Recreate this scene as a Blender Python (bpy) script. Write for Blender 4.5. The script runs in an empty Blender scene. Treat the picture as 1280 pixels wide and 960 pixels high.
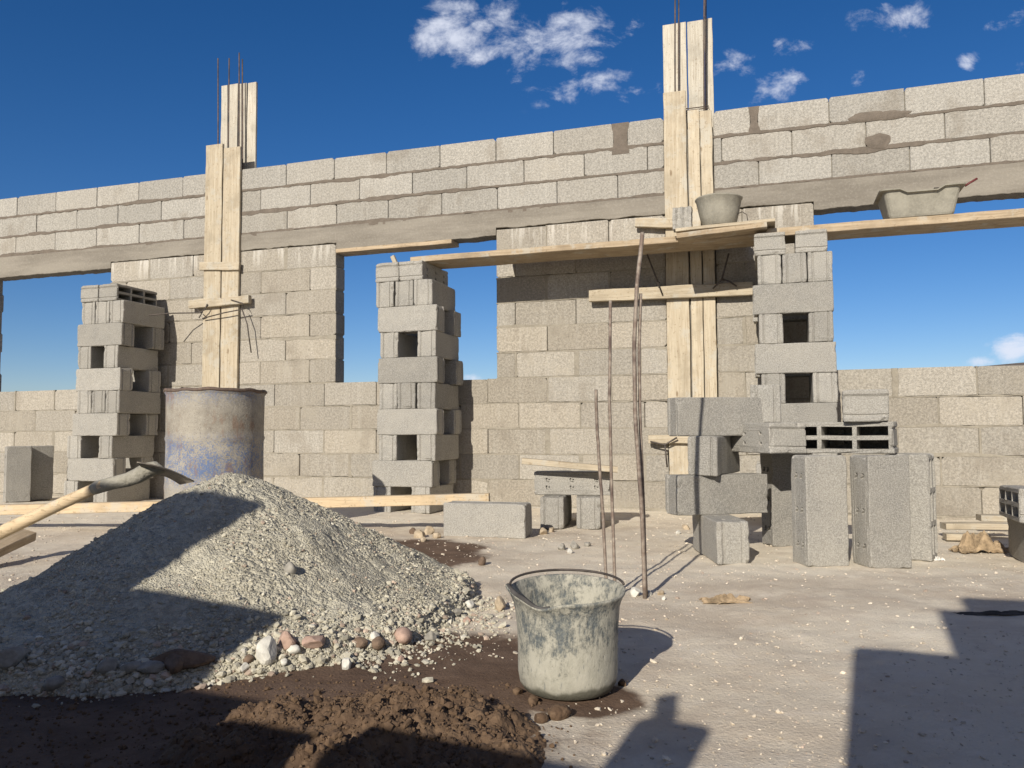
import bpy, bmesh, math, random
import numpy as np
from mathutils import Vector, Matrix, noise as mnoise
from mathutils.geometry import tessellate_polygon

random.seed(7)
rng = np.random.default_rng(7)
scene = bpy.context.scene
COL = scene.collection
R = math.radians

# ------------------------------------------------------------------ camera
F, PITCH, ROLL, EYE = 1003.0, 0.0578, -0.0050, 0.62
cp, sp, cr, sr = math.cos(PITCH), math.sin(PITCH), math.cos(ROLL), math.sin(ROLL)
cam_d = bpy.data.cameras.new('camera')
cam = bpy.data.objects.new('camera', cam_d)
COL.objects.link(cam)
scene.camera = cam
cam_d.sensor_width = 36
cam_d.lens = 36 * F / 1280
cam_d.clip_start = 0.05
cam_d.clip_end = 5000
right = Vector((cr, -sp * sr, cp * sr)); up = Vector((-sr, -sp * cr, cp * cr)); fwd = Vector((0, cp, sp))
m = Matrix((right, up, -fwd)).transposed().to_4x4()
m.translation = Vector((0, 0, EYE))
cam.matrix_world = m

def ray(px, py):
    x = (px - 640) / F; y = -(py - 480) / F
    return right * x + up * y + fwd
def G(px, py, z=0.0):                       # photo point -> point on a level plane
    r = ray(px, py); t = (z - EYE) / r.z
    return Vector((r.x * t, r.y * t, z))
def AT(px, py, Y):                          # photo point -> point at depth Y
    r = ray(px, py); t = Y / r.y
    return Vector((r.x * t, Y, EYE + r.z * t))

# ------------------------------------------------------------------ wall frame
YAW, D = -0.3114, 6.16
dv = Vector((math.cos(YAW), math.sin(YAW), 0)); nv = Vector((-math.sin(YAW), math.cos(YAW), 0))
def WF(s, w, z): return dv * s + nv * (D - w) + Vector((0, 0, z))
def pw(px, py, w=0.0):                      # photo point -> (s, z) on the plane w in front of the wall
    r = ray(px, py); t = (D - w) / r.dot(nv)
    q = r * t
    return q.dot(dv), q.z + EYE
def ps(px, w=0.0, py=400): return pw(px, py, w)[0]

# ------------------------------------------------------------------ object helpers
def tag(o, label=None, cat=None, group=None, kind=None):
    if label: o['label'] = label
    if cat: o['category'] = cat
    if group: o['group'] = group
    if kind: o['kind'] = kind
    return o
def link(o, parent=None):
    COL.objects.link(o)
    if parent: o.parent = parent
    return o
def empty(name, loc=(0, 0, 0), rz=0.0, mat=None):
    o = bpy.data.objects.new(name, None); link(o)
    o.empty_display_size = 0.1
    if mat is not None: o.matrix_world = mat
    else:
        o.location = loc; o.rotation_euler = (0, 0, rz)
    return o
def mesh_np(name, V, Fs, mat, smooth=False):
    me = bpy.data.meshes.new(name)
    V = np.asarray(V, dtype=np.float32)
    if isinstance(Fs, np.ndarray):
        n, k = Fs.shape
        me.vertices.add(len(V)); me.vertices.foreach_set('co', V.ravel())
        me.loops.add(n * k); me.loops.foreach_set('vertex_index', Fs.astype(np.int32).ravel())
        me.polygons.add(n)
        me.polygons.foreach_set('loop_start', np.arange(0, n * k, k, dtype=np.int32))
        me.polygons.foreach_set('loop_total', np.full(n, k, dtype=np.int32))
        me.update(calc_edges=True); me.validate()
    else:
        me.from_pydata([tuple(map(float, v)) for v in V], [], Fs)
        me.update()
    if mat: me.materials.append(mat)
    me.polygons.foreach_set('use_smooth', [smooth] * len(me.polygons))
    return me
def obj(name, me, parent=None, loc=None, rz=None):
    o = bpy.data.objects.new(name, me); link(o, parent)
    if loc is not None: o.location = loc
    if rz is not None: o.rotation_euler = (0, 0, rz)
    return o
def bm_mesh(name, bm, mat, smooth=False):
    me = bpy.data.meshes.new(name)
    bmesh.ops.recalc_face_normals(bm, faces=bm.faces)
    bm.to_mesh(me); bm.free()
    if mat: me.materials.append(mat)
    for p in me.polygons: p.use_smooth = smooth
    return me

class MB:                                   # collects shapes for ONE mesh
    def __init__(s): s.v = []; s.f = []
    def add(s, V, Fs):
        b = len(s.v); s.v += [tuple(v) for v in V]; s.f += [tuple(i + b for i in f) for f in Fs]
    def box(s, a, b):
        x0, y0, z0 = a; x1, y1, z1 = b
        s.add([(x0,y0,z0),(x1,y0,z0),(x1,y1,z0),(x0,y1,z0),(x0,y0,z1),(x1,y0,z1),(x1,y1,z1),(x0,y1,z1)],
              [(0,3,2,1),(4,5,6,7),(0,1,5,4),(1,2,6,5),(2,3,7,6),(3,0,4,7)])
    def tube(s, pts, rad, n=8, caps=True):
        pts = [Vector(p) for p in pts]
        rads = rad if isinstance(rad, (list, tuple)) else [rad] * len(pts)
        rings = []; prev = None
        for i, p in enumerate(pts):
            t = (pts[min(i + 1, len(pts) - 1)] - pts[max(i - 1, 0)]).normalized()
            if prev is None:
                a = t.orthogonal().normalized()
            else:
                a = (prev - t * prev.dot(t)).normalized()
            prev = a; b = t.cross(a)
            rings.append([p + (a * math.cos(2 * math.pi * k / n) + b * math.sin(2 * math.pi * k / n)) * rads[i] for k in range(n)])
        V = [v for r in rings for v in r]; Fs = []
        for i in range(len(pts) - 1):
            for k in range(n):
                k2 = (k + 1) % n
                Fs.append((i*n+k, i*n+k2, (i+1)*n+k2, (i+1)*n+k))
        if caps:
            Fs.append(tuple(range(n - 1, -1, -1))); Fs.append(tuple((len(pts)-1)*n + k for k in range(n)))
        s.add(V, Fs)
    def build(s, name, mat, parent=None, smooth=False, origin=None):
        V = s.v
        if origin is not None:
            V = [(v[0]-origin[0], v[1]-origin[1], v[2]-origin[2]) for v in V]
        me = mesh_np(name, V, s.f, mat, smooth)
        o = obj(name, me, parent)
        if origin is not None: o.location = origin
        return o

# ------------------------------------------------------------------ material helpers
class NT:
    def __init__(s, name, rough=0.95):
        s.m = bpy.data.materials.new(name); s.m.use_nodes = True
        s.t = s.m.node_tree; s.N = s.t.nodes; s.L = s.t.links
        s.b = s.N['Principled BSDF']; s.b.inputs['Roughness'].default_value = rough
        s.b.inputs['Specular IOR Level'].default_value = 0.25
        s.tc = s.N.new('ShaderNodeTexCoord')
        s.co = s.tc.outputs['Object']
    def link(s, a, b):
        s.L.new(a, b)
    def setin(s, sock, v):
        if isinstance(v, bpy.types.NodeSocket): s.L.new(v, sock)
        else: sock.default_value = v
    def mapping(s, scale=(1,1,1), loc=(0,0,0), co=None, rot=(0,0,0)):
        n = s.N.new('ShaderNodeMapping'); s.L.new(co or s.co, n.inputs[0])
        n.inputs['Scale'].default_value = scale
        s.setin(n.inputs['Location'], loc); n.inputs['Rotation'].default_value = rot
        return n.outputs[0]
    def noise(s, scale, detail=3, rough=0.55, co=None, dist=0.0):
        n = s.N.new('ShaderNodeTexNoise'); s.L.new(co or s.co, n.inputs['Vector'])
        n.inputs['Scale'].default_value = scale; n.inputs['Detail'].default_value = detail
        n.inputs['Roughness'].default_value = rough; n.inputs['Distortion'].default_value = dist
        return n.outputs['Fac']
    def voro(s, scale, co=None, feature='F1', out='Distance', rand=1.0):
        n = s.N.new('ShaderNodeTexVoronoi'); n.feature = feature
        s.L.new(co or s.co, n.inputs['Vector']); n.inputs['Scale'].default_value = scale
        n.inputs['Randomness'].default_value = rand
        return n.outputs[out]
    def ramp(s, fac, stops):
        n = s.N.new('ShaderNodeValToRGB'); s.L.new(fac, n.inputs[0])
        e = n.color_ramp.elements
        while len(e) < len(stops): e.new(0.5)
        for el, (p, c) in zip(e, stops):
            el.position = p; el.color = (c, c, c, 1) if isinstance(c, (int, float)) else (*c, 1)
        return n.outputs[0]
    def mix(s, fac, a, b, mode='MIX'):
        n = s.N.new('ShaderNodeMix'); n.data_type = 'RGBA'; n.blend_type = mode
        s.setin(n.inputs[0], fac)
        for i, v in ((6, a), (7, b)):
            if isinstance(v, bpy.types.NodeSocket): s.L.new(v, n.inputs[i])
            else: n.inputs[i].default_value = (*v, 1) if len(v) == 3 else v
        return n.outputs[2]
    def math(s, op, a, b=0.0, c=None, clamp=False):
        n = s.N.new('ShaderNodeMath'); n.operation = op; n.use_clamp = clamp
        s.setin(n.inputs[0], a); s.setin(n.inputs[1], b)
        if c is not None: s.setin(n.inputs[2], c)
        return n.outputs[0]
    def smooth(s, v, a, b):
        n = s.N.new('ShaderNodeMapRange'); n.interpolation_type = 'SMOOTHSTEP'
        s.setin(n.inputs[0], v); n.inputs[1].default_value = a; n.inputs[2].default_value = b
        return n.outputs[0]
    def scalecol(s, col, val):                # col * scalar
        n = s.N.new('ShaderNodeVectorMath'); n.operation = 'SCALE'
        s.setin(n.inputs[0], col); s.setin(n.inputs[3], val)
        return n.outputs[0]
    def bump(s, h, strength=0.5, dist=0.005, prev=None):
        n = s.N.new('ShaderNodeBump'); s.L.new(h, n.inputs['Height'])
        n.inputs['Strength'].default_value = strength; n.inputs['Distance'].default_value = dist
        if prev: s.L.new(prev, n.inputs['Normal'])
        return n.outputs[0]
    def done(s, col, nrm=None, rough=None):
        s.setin(s.b.inputs['Base Color'], col if isinstance(col, bpy.types.NodeSocket) else (*col, 1))
        if nrm: s.L.new(nrm, s.b.inputs['Normal'])
        if rough is not None: s.setin(s.b.inputs['Roughness'], rough)
        return s.m
    def objrand(s):
        n = s.N.new('ShaderNodeObjectInfo'); return n.outputs['Random']
    def attr(s, name, out='Fac'):
        n = s.N.new('ShaderNodeAttribute'); n.attribute_name = name; return n.outputs[out]

def mat_block():
    k = NT('concrete_block')
    r = k.objrand()
    off = k.math('MULTIPLY', r, 37.0)
    cb = k.N.new('ShaderNodeCombineXYZ'); k.L.new(off, cb.inputs[0]); k.L.new(off, cb.inputs[1])
    co = k.mapping(loc=cb.outputs[0])
    big = k.noise(7, 3, .6, co); fine = k.noise(150, 6, .85, co); grit = k.voro(200, co); spk = k.noise(260, 2, .6, co)
    c = k.mix(k.smooth(big, .35, .68), (.335, .315, .275), (.275, .262, .235))
    c = k.mix(k.smooth(fine, .40, .64), k.scalecol(c, .84), (.45, .43, .385))
    c = k.mix(k.math('MULTIPLY', k.smooth(grit, .2, .05), .75), c, (.15, .14, .12))
    c = k.scalecol(c, k.math('MULTIPLY_ADD', r, .28, .84))
    h = k.math('ADD', k.math('MULTIPLY', fine, .9), k.math('MULTIPLY', grit, .5))
    return k.done(c, k.bump(h, .75, .006, k.bump(big, .35, .02)))
def mat_masonry():
    k = NT('masonry_block_wall')
    tone = k.attr('tone'); tan = k.attr('tan')
    big = k.noise(2.2, 4, .6); mid = k.noise(9, 4, .65); fine = k.noise(62, 6, .85); grit = k.voro(130)
    base = k.mix(tan, (.345, .328, .292), (.345, .308, .25))
    c = k.mix(k.smooth(fine, .38, .64), k.scalecol(base, .74), k.scalecol(base, 1.28))
    c = k.mix(k.math('MULTIPLY', k.smooth(grit, .2, .05), .7), c, (.15, .13, .105))
    # mortar smeared over the faces of the lower courses
    sm = k.math('MULTIPLY', k.smooth(k.math('ADD', k.math('MULTIPLY', big, .55), k.math('MULTIPLY', mid, .45)), .5, .62), tan)
    c = k.mix(k.math('MULTIPLY', sm, .85), c, (.36, .325, .265))
    dk = k.smooth(k.noise(3.1, 3, .6, k.mapping(loc=(7, 3, 1))), .55, .72)
    c = k.mix(k.math('MULTIPLY', dk, .45), c, (.225, .195, .155))
    st = k.noise(15, 4, .75, k.mapping(scale=(1, 1, .10), loc=(3, 0, 0)))
    zz_ = k.N.new('ShaderNodeSeparateXYZ'); k.L.new(k.co, zz_.inputs[0])
    drib = k.math('MULTIPLY', k.smooth(zz_.outputs[2], 2.05, 2.26), k.smooth(zz_.outputs[2], 2.30, 2.26))
    c = k.mix(k.math('MULTIPLY', k.smooth(st, .5, .62), k.math('MULTIPLY_ADD', drib, .6, .12)), c, (.56, .53, .47))
    c = k.scalecol(c, tone)
    h = k.math('ADD', fine, k.math('MULTIPLY', grit, .5))
    return k.done(c, k.bump(h, .7, .006, k.bump(mid, .4, .02)))
def mat_mortar(name, col, col2, bs=.6):
    k = NT(name)
    mid = k.noise(12, 4, .65); fine = k.noise(70, 4, .7)
    c = k.mix(k.smooth(mid, .3, .7), col, col2)
    c = k.mix(k.math('MULTIPLY', k.smooth(fine, .4, .75), .35), c, tuple(min(1, 1.3 * x) for x in col2))
    return k.done(c, k.bump(k.math('ADD', mid, k.math('MULTIPLY', fine, .5)), bs, .012))
def mat_beam():
    k = NT('ring_beam_concrete')
    a = k.noise(2.5, 4, .6, k.mapping(scale=(.5, 1, 2.5))); st = k.noise(16, 3, .6, k.mapping(scale=(.08, 1, 1))); f = k.noise(60, 4, .7)
    c = k.mix(k.smooth(a, .35, .66), (.195, .175, .145), (.265, .24, .20))
    c = k.mix(k.math('MULTIPLY', k.smooth(st, .5, .7), .5), c, (.165, .145, .118))
    c = k.mix(k.math('MULTIPLY', k.smooth(f, .45, .75), .35), c, (.37, .34, .29))
    return k.done(c, k.bump(k.math('ADD', st, k.math('MULTIPLY', f, .6)), .6, .01))
def mat_wood(name, a, b, dark=(.2, .14, .08), grey=0.0, knots=True):
    k = NT(name, .8)
    r = k.objrand(); off = k.math('MULTIPLY', r, 23.0)
    cb = k.N.new('ShaderNodeCombineXYZ'); k.L.new(off, cb.inputs[0]); k.L.new(off, cb.inputs[1]); k.L.new(off, cb.inputs[2])
    co = k.mapping(loc=cb.outputs[0])
    cs = k.mapping(scale=(.05, 1, 1), co=co)
    g = k.noise(55, 5, .65, cs, .6); g2 = k.noise(160, 3, .6, k.mapping(scale=(.03, 1, 1), co=co)); st = k.noise(5, 4, .6, co)
    c = k.mix(k.smooth(g, .3, .7), a, b)
    c = k.mix(k.math('MULTIPLY', k.smooth(g2, .52, .72), .5), c, dark)
    c = k.mix(k.math('MULTIPLY', k.smooth(st, .45, .7), .45), c, tuple(x * .62 for x in b))
    if knots:
        v = k.voro(5, k.mapping(scale=(.6, 1.6, 1.6), co=co))
        c = k.mix(k.math('MULTIPLY', k.smooth(v, .1, .04), .8), c, dark)
    cem = k.noise(7, 5, .7, k.mapping(loc=(9, 2, 4), co=co))
    c = k.mix(k.math('MULTIPLY', k.smooth(cem, .52, .64), .6), c, (.46, .435, .37))
    sp_ = k.noise(48, 2, .6, k.mapping(loc=(5, 5, 5), co=co))
    c = k.mix(k.math('MULTIPLY', k.smooth(sp_, .62, .68), .4), c, dark)
    c = k.scalecol(c, k.math('MULTIPLY_ADD', r, .2, .88))
    return k.done(c, k.bump(k.math('ADD', g, k.math('MULTIPLY', g2, .6)), .55, .004))
def mat_rust(name='rusty_steel', a=(.13, .085, .065), b=(.22, .13, .085), c3=(.07, .06, .06)):
    k = NT(name, .7); k.b.inputs['Metallic'].default_value = .3
    n = k.noise(40, 4, .65); n2 = k.noise(9, 3, .6)
    c = k.mix(k.smooth(n, .35, .65), a, b); c = k.mix(k.smooth(n2, .5, .65), c, c3)
    return k.done(c, k.bump(n, .5, .002))
def mat_plain(name, col, rough=.6, metal=0.0, var=.25, scale=20):
    k = NT(name, rough); k.b.inputs['Metallic'].default_value = metal
    n = k.noise(scale, 4, .65)
    c = k.mix(k.smooth(n, .3, .7), tuple(x * (1 - var) for x in col), tuple(min(1, x * (1 + var)) for x in col))
    return k.done(c, k.bump(n, .3, .003))

M = {}
M['block'] = mat_block()
M['masonry'] = mat_masonry()
M['mortar_dark'] = mat_mortar('bed_joint_mortar', (.125, .105, .085), (.17, .142, .115))
M['mortar_old'] = mat_mortar('old_joint_mortar', (.24, .215, .172), (.315, .285, .23))
M['beam'] = mat_beam()
M['wood'] = mat_wood('pale_formwork_wood', (.53, .465, .35), (.42, .35, .25))
M['wood2'] = mat_wood('scaffold_wood', (.50, .40, .275), (.36, .275, .18))
M['wood_grey'] = mat_wood('greyed_board_wood', (.56, .52, .435), (.44, .40, .325), knots=False)
M['wood_timber'] = mat_wood('new_timber', (.62, .49, .32), (.52, .40, .255))
M['rust'] = mat_rust('rusty_steel', (.10, .08, .07), (.15, .11, .09), (.07, .065, .065))
M['rod'] = mat_rust('mortar_stained_rebar', (.20, .15, .12), (.33, .28, .23), (.13, .095, .08))
M['wire'] = mat_plain('dark_tie_wire', (.10, .085, .075), .6, .5)

# ------------------------------------------------------------------ ground heights
def fbm(x, y, sc, o=3, seed=0.0):
    return mnoise.fractal(Vector((x * sc + seed, y * sc - seed, seed * .37)), 1.0, 2.0, o)
def ground_z(x, y):
    a = .010 * fbm(x, y, 1.1, 3, 3.1) + .006 * fbm(x, y, 5.0, 3, 8.4) + .0035 * fbm(x, y, 22, 2, 1.7)
    e = max(0.0, 1 - max(abs(x) - 5, abs(y - 4) - 4.5, 0) / 4)
    return a * e

def ellmask(k, pos, ells, warp=.10, wscale=3.0, edge=.35):
    """union of soft ellipses in world metres with a noise-broken rim"""
    nz = k.noise(wscale, 5, .65, pos)
    out = None
    for (cx, cy, rx, ry, rot) in ells:
        mp = k.N.new('ShaderNodeMapping'); mp.vector_type = 'TEXTURE'
        k.L.new(pos, mp.inputs[0]); mp.inputs['Location'].default_value = (cx, cy, 0)
        mp.inputs['Rotation'].default_value = (0, 0, rot); mp.inputs['Scale'].default_value = (rx, ry, 1e6)
        ln = k.N.new('ShaderNodeVectorMath'); ln.operation = 'LENGTH'; k.L.new(mp.outputs[0], ln.inputs[0])
        v = k.math('ADD', ln.outputs['Value'], k.math('MULTIPLY_ADD', nz, warp * 10, -warp * 5))
        v = k.smooth(v, 1 + edge / 2, 1 - edge / 2)
        out = v if out is None else k.math('MAXIMUM', out, v)
    return out

def mat_ground():
    k = NT('dusty_ground', .97)
    pos = k.N.new('ShaderNodeNewGeometry').outputs['Position']
    a = k.noise(.9, 5, .6, pos); b = k.noise(7, 5, .65, pos); f = k.noise(110, 5, .8, pos); gr = k.voro(120, pos)
    fl = k.noise(16, 4, .7, k.mapping(scale=(.7, 1.1, 1), co=pos)); spk = k.voro(38, pos); spk2 = k.voro(85, pos)
    c = k.mix(k.smooth(a, .38, .62), (.66, .58, .455), (.70, .635, .515))
    c = k.mix(k.math('MULTIPLY', k.smooth(b, .45, .72), .5), c, (.60, .50, .385))
    c = k.mix(k.math('MULTIPLY', k.smooth(fl, .5, .72), .5), c, (.74, .67, .57))
    c = k.mix(k.math('MULTIPLY', k.smooth(f, .5, .75), .5), c, (.76, .69, .59))
    c = k.mix(k.math('MULTIPLY', k.smooth(f, .42, .25), .5), c, (.40, .33, .255))
    c = k.mix(k.math('MULTIPLY', k.smooth(spk, .10, .05), .25), c, (.66, .62, .55))
    c = k.mix(k.math('MULTIPLY', k.smooth(spk2, .12, .05), .25), c, (.64, .60, .53))
    p1 = G(500, 693)
    wet = ellmask(k, pos, [(-.78, 1.72, .88, .62, 0), (-.25, 2.15, .42, .35, .2), (-1.6, 1.6, .9, .55, 0),
                           (p1.x, p1.y, .42, .55, .0), (.145, 1.90, .155, .14, 0)], .07, 4.5, .22)
    damp = ellmask(k, pos, [(-.65, 1.9, 1.2, .85, 0), (.3, 1.6, .5, .3, .2), (p1.x + .1, p1.y, .65, .7, 0), (-2.6, 3.7, 1.3, .8, 0), (.15, 2.75, .9, .6, .1), (1.6, 3.1, 1.2, .35, .1), (-1.0, 4.9, 2.2, .5, 0)], .14, 3, .9)
    c = k.mix(k.math('MULTIPLY', k.math('MULTIPLY', damp, k.smooth(k.noise(3.2, 5, .7, pos), .3, .6)), .40), c, (.30, .225, .165))
    mt = k.noise(2.1, 6, .75, k.mapping(loc=(4, 9, 0), co=pos))
    c = k.mix(k.math('MULTIPLY', k.smooth(mt, .52, .64), .28), c, (.42, .335, .265))
    wc = k.mix(k.smooth(b, .35, .65), (.105, .066, .044), (.155, .102, .070))
    wc = k.mix(k.math('MULTIPLY', k.smooth(spk2, .12, .05), .3), wc, (.35, .30, .25))
    c = k.mix(wet, c, wc)
    h = k.math('ADD', k.math('MULTIPLY', fl, .4), k.math('MULTIPLY', f, .9))
    h = k.math('ADD', h, k.math('MULTIPLY', gr, -.35))
    h = k.math('ADD', h, k.math('MULTIPLY', k.smooth(spk, .25, .05), .3))
    rough = k.math('MULTIPLY_ADD', wet, -.12, .97)
    return k.done(c, k.bump(h, .6, .006, k.bump(b, .35, .02)), rough)

def axis(lo, hi, fine, far):
    core = list(np.arange(lo, hi + 1e-6, fine)); out = core[:]
    st = fine; x = core[0]; left = []
    while x > -far: st *= 1.35; x -= st; left.append(x)
    st = fine; x = core[-1]; r_ = []
    while x < far: st *= 1.35; x += st; r_.append(x)
    return np.array(left[::-1] + out + r_)
gx = axis(-4.6, 5.2, .03, 1800); gy = axis(.9, 7.2, .03, 1800)
XX, YY = np.meshgrid(gx, gy)
ZZ = np.array([ground_z(float(x), float(y)) if (abs(x) < 9 and abs(y - 4) < 9) else 0.0 for x, y in zip(XX.ravel(), YY.ravel())])
V = np.stack([XX.ravel(), YY.ravel(), ZZ], 1)
nx, ny = len(gx), len(gy)
idx = np.arange(nx * ny).reshape(ny, nx)
Fq = np.stack([idx[:-1, :-1].ravel(), idx[:-1, 1:].ravel(), idx[1:, 1:].ravel(), idx[1:, :-1].ravel()], 1)
ground = obj('ground', mesh_np('ground', V, Fq, mat_ground(), True)); tag(ground, kind='structure')

# ------------------------------------------------------------------ hill far behind
hb = []; hf = []
HN = 90
ss = lambda t: max(0, min(1, t)) ** 2 * (3 - 2 * max(0, min(1, t)))
prof = lambda X: 7 + 13.2 * ss((X - 20) / 90) + 5.5 * ss((X - 125) / 90) + 1.1 * math.exp(-((X - 128) / 4) ** 2)
for j, (yy, kk) in enumerate(((240, 0), (262, .55), (290, 1.0), (330, .8), (400, 0))):
    for i in range(HN):
        X = -20 + i * 6.0
        z = prof(X) * kk + .5 * fbm(X, yy, .08, 3, 5) * kk
        hb.append((X, yy, z - (1.0 if kk == 0 else 0)))
for j in range(4):
    for i in range(HN - 1):
        a = j * HN + i; hf.append((a, a + 1, a + HN + 1, a + HN))
hm = mat_plain('dry_hillside', (.15, .125, .105), .95, 0, .25, .08)
hill = obj('hill', mesh_np('hill', hb, hf, hm, True)); tag(hill, kind='structure')

# ------------------------------------------------------------------ block wall
H = .205
Z_SILL = EYE + 2.069 * H
Z_JT = Z_SILL + 6.0 * H           # top of the blocks under the beam
Z_SOF = Z_JT - .060               # beam soffit in the openings
Z_B = Z_SILL + 6.73 * H           # top of the beam
Z_T = Z_SILL + 9.73 * H           # top of the wall
RH = (Z_T - Z_B) / 3
TH = .15
S0, S1 = ps(0) - 2.6, ps(1280) + 2.4
O = [(ps(-13, 0, 420), ps(137, 0, 400)), (ps(420), ps(620.5)), (ps(1020, 0, 360), ps(1020, 0, 360) + 2.3)]
FL = (ps(256, 0, 330), ps(299, 0, 330)); FR = (ps(832, 0, 300), ps(894, 0, 300))

wall = empty('block_wall', WF(0, 0, 0), YAW)
tag(wall, 'long unfinished grey concrete block wall with three window openings and a ring beam', 'wall')

WV, WFa, WT, WTan = [], [], [], []
def wblock(s0, s1, z0, z1, tan, tone, thick=TH):
    """one laid block: octagonal face, chamfered rim"""
    g = .0025
    s0 += g; s1 -= g
    if s1 - s0 < .03: return
    j = lambda a: random.uniform(-a, a)
    yo = j(.003)
    c = [random.choice((.004, .006, .009, .014, .022)) for _ in range(4)]
    zz0, zz1 = z0 + .004 + j(.002), z1 - .004 + j(.002)
    sl = j(.003)
    o = [(s0 + c[0], zz0), (s1 - c[1], zz0 + sl), (s1, zz0 + sl + c[1]), (s1, zz1 + sl - c[2]), (s1 - c[2], zz1 + sl), (s0 + c[3], zz1), (s0, zz1 - c[3]), (s0, zz0 + c[0])]
    cx, cz = (s0 + s1) / 2, (z0 + z1) / 2
    ch = .004
    f1 = [(cx + (x - cx) * (1 - 2 * ch / (s1 - s0)), yo, cz + (z - cz) * (1 - 2 * ch / (z1 - z0))) for x, z in o]
    f2 = [(x, yo + ch, z) for x, z in o]
    b = [(x, thick + yo, z) for x, z in o]
    base = len(WV); WV.extend(f1 + f2 + b)
    n = 8; fs = [tuple(range(n))]
    for a in (0, 8):
        for i in range(n): fs.append((a + i, a + 8 + i, a + 8 + (i + 1) % n, a + (i + 1) % n))
    fs.append(tuple(16 + i for i in reversed(range(n))))
    for f in fs:
        WFa.append(tuple(base + i for i in f)); WT.append(tone); WTan.append(tan)

def cut(a, b, holes):
    """interval a..b minus holes"""
    segs = [(a, b)]
    for h0, h1 in holes:
        nsg = []
        for x, y in segs:
            if h1 <= x or h0 >= y: nsg.append((x, y)); continue
            if x < h0: nsg.append((x, h0))
            if h1 < y: nsg.append((h1, y))
        segs = nsg
    return segs
PERP = []
def row(z0, z1, joints, holes, tan_rng, tone_rng=(.85, 1.1)):
    js = sorted(joints)
    while js[0] > S0 + .5: js.insert(0, js[0] - .505)
    while js[-1] < S1 - .5: js.append(js[-1] + .505)
    js = [S0] + js + [S1]
    if z1 < Z_B - .1:
        for q in js[1:-1]:
            if random.random() < .5 and all(not (h0 - .04 < q < h1 + .04) for h0, h1 in holes): PERP.append((q, z0, z1))
    for a, b in zip(js[:-1], js[1:]):
        tone = random.uniform(*tone_rng); tan = random.uniform(*tan_rng)
        for x, y in cut(a, b, holes): wblock(x, y, z0, z1, tan, tone)

FORM = [FL, FR]
gap1 = (ps(767, 0, 170), ps(784, 0, 170)); gap2 = (ps(938, 0, 150), ps(947, 0, 150))
pj = lambda L, y: [ps(x, 0, y) for x in L]
row(Z_B + 2 * RH, Z_T, pj([23, 71, 122, 174, 229, 290, 358, 418, 483, 550, 620, 692], 200) + pj([775, 862, 942.5, 1036, 1131, 1231], 130), FORM + [gap1, gap2], (0, .25), (.9, 1.12))
row(Z_B + RH, Z_B + 2 * RH, pj([47, 97, 148, 202, 264, 326, 388, 449.5, 515.5, 583.5, 655], 230) + pj([730, 809, 902, 990, 1083, 1182], 180), FORM, (0, .25), (.88, 1.1))
row(Z_B, Z_B + RH, pj([21, 70, 121.6, 174.6, 230, 295, 359, 420.7, 485, 552, 621.8], 260) + pj([696, 772, 860, 948.6, 1040, 1138, 1239], 215), FORM, (0, .3), (.88, 1.1))
# six courses between sill and beam
for i in range(6):
    z0 = Z_SILL + i * H
    js = []
    a = ps(357, 0, 400) if i % 2 else ps(387, 0, 400)
    js += [a - .505 * q for q in range(0, 6)] + [a + .505 * q for q in range(1, 2)]
    b = ps(684, 0, 400) if i % 2 else ps(720, 0, 400)
    js += [b + .505 * q for q in range(-1, 8)]
    js = sorted(js); js2 = [js[0]]
    for x in js[1:]:
        if x - js2[-1] > .2: js2.append(x)
    row(z0, z0 + H - (.003 if i == 5 else 0), js2, FORM + O, (.35, 1), (.86, 1.1))
# five and a bit courses below the sill
for i in range(6):
    z1 = Z_SILL - i * H; z0 = z1 - H
    a = ps(343, 0, 490) if i % 2 == 0 else ps(375, 0, 520)
    row(z0, z1, [a + .505 * q for q in range(-4, 9)], FORM, (.4, 1), (.84, 1.1))
me = mesh_np('masonry', WV, WFa, M['masonry'])
at = me.attributes.new('tone', 'FLOAT', 'FACE'); at.data.foreach_set('value', WT)
at = me.attributes.new('tan', 'FLOAT', 'FACE'); at.data.foreach_set('value', WTan)
obj('masonry', me, wall)

# mortar core behind the faces, cut out at the openings and columns
mb = MB()
RC = .022
def core(s0, s1, z0, z1): mb.box((s0, RC, z0), (s1, TH - RC + .012, z1))
for a, b in cut(S0 + .01, S1 - .01, FORM):
    core(a, b, -.1, Z_SILL - .006)
    core(a, b, Z_B + .002, Z_T - .03)
for a, b in cut(S0 + .01, S1 - .01, FORM + [(x - .01, y + .01) for x, y in O]):
    core(a, b, Z_SILL - .006, Z_JT - .002)
mb.build('mortar_core', M['mortar_old'], wall)
# column concrete inside the formwork
mb = MB()
for a, b in FORM: mb.box((a + .003, .004, -.05), (b - .003, TH - .004, Z_T - .12))
tag(mb.build('column_concrete', M['beam'], wall), kind=None)

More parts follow.
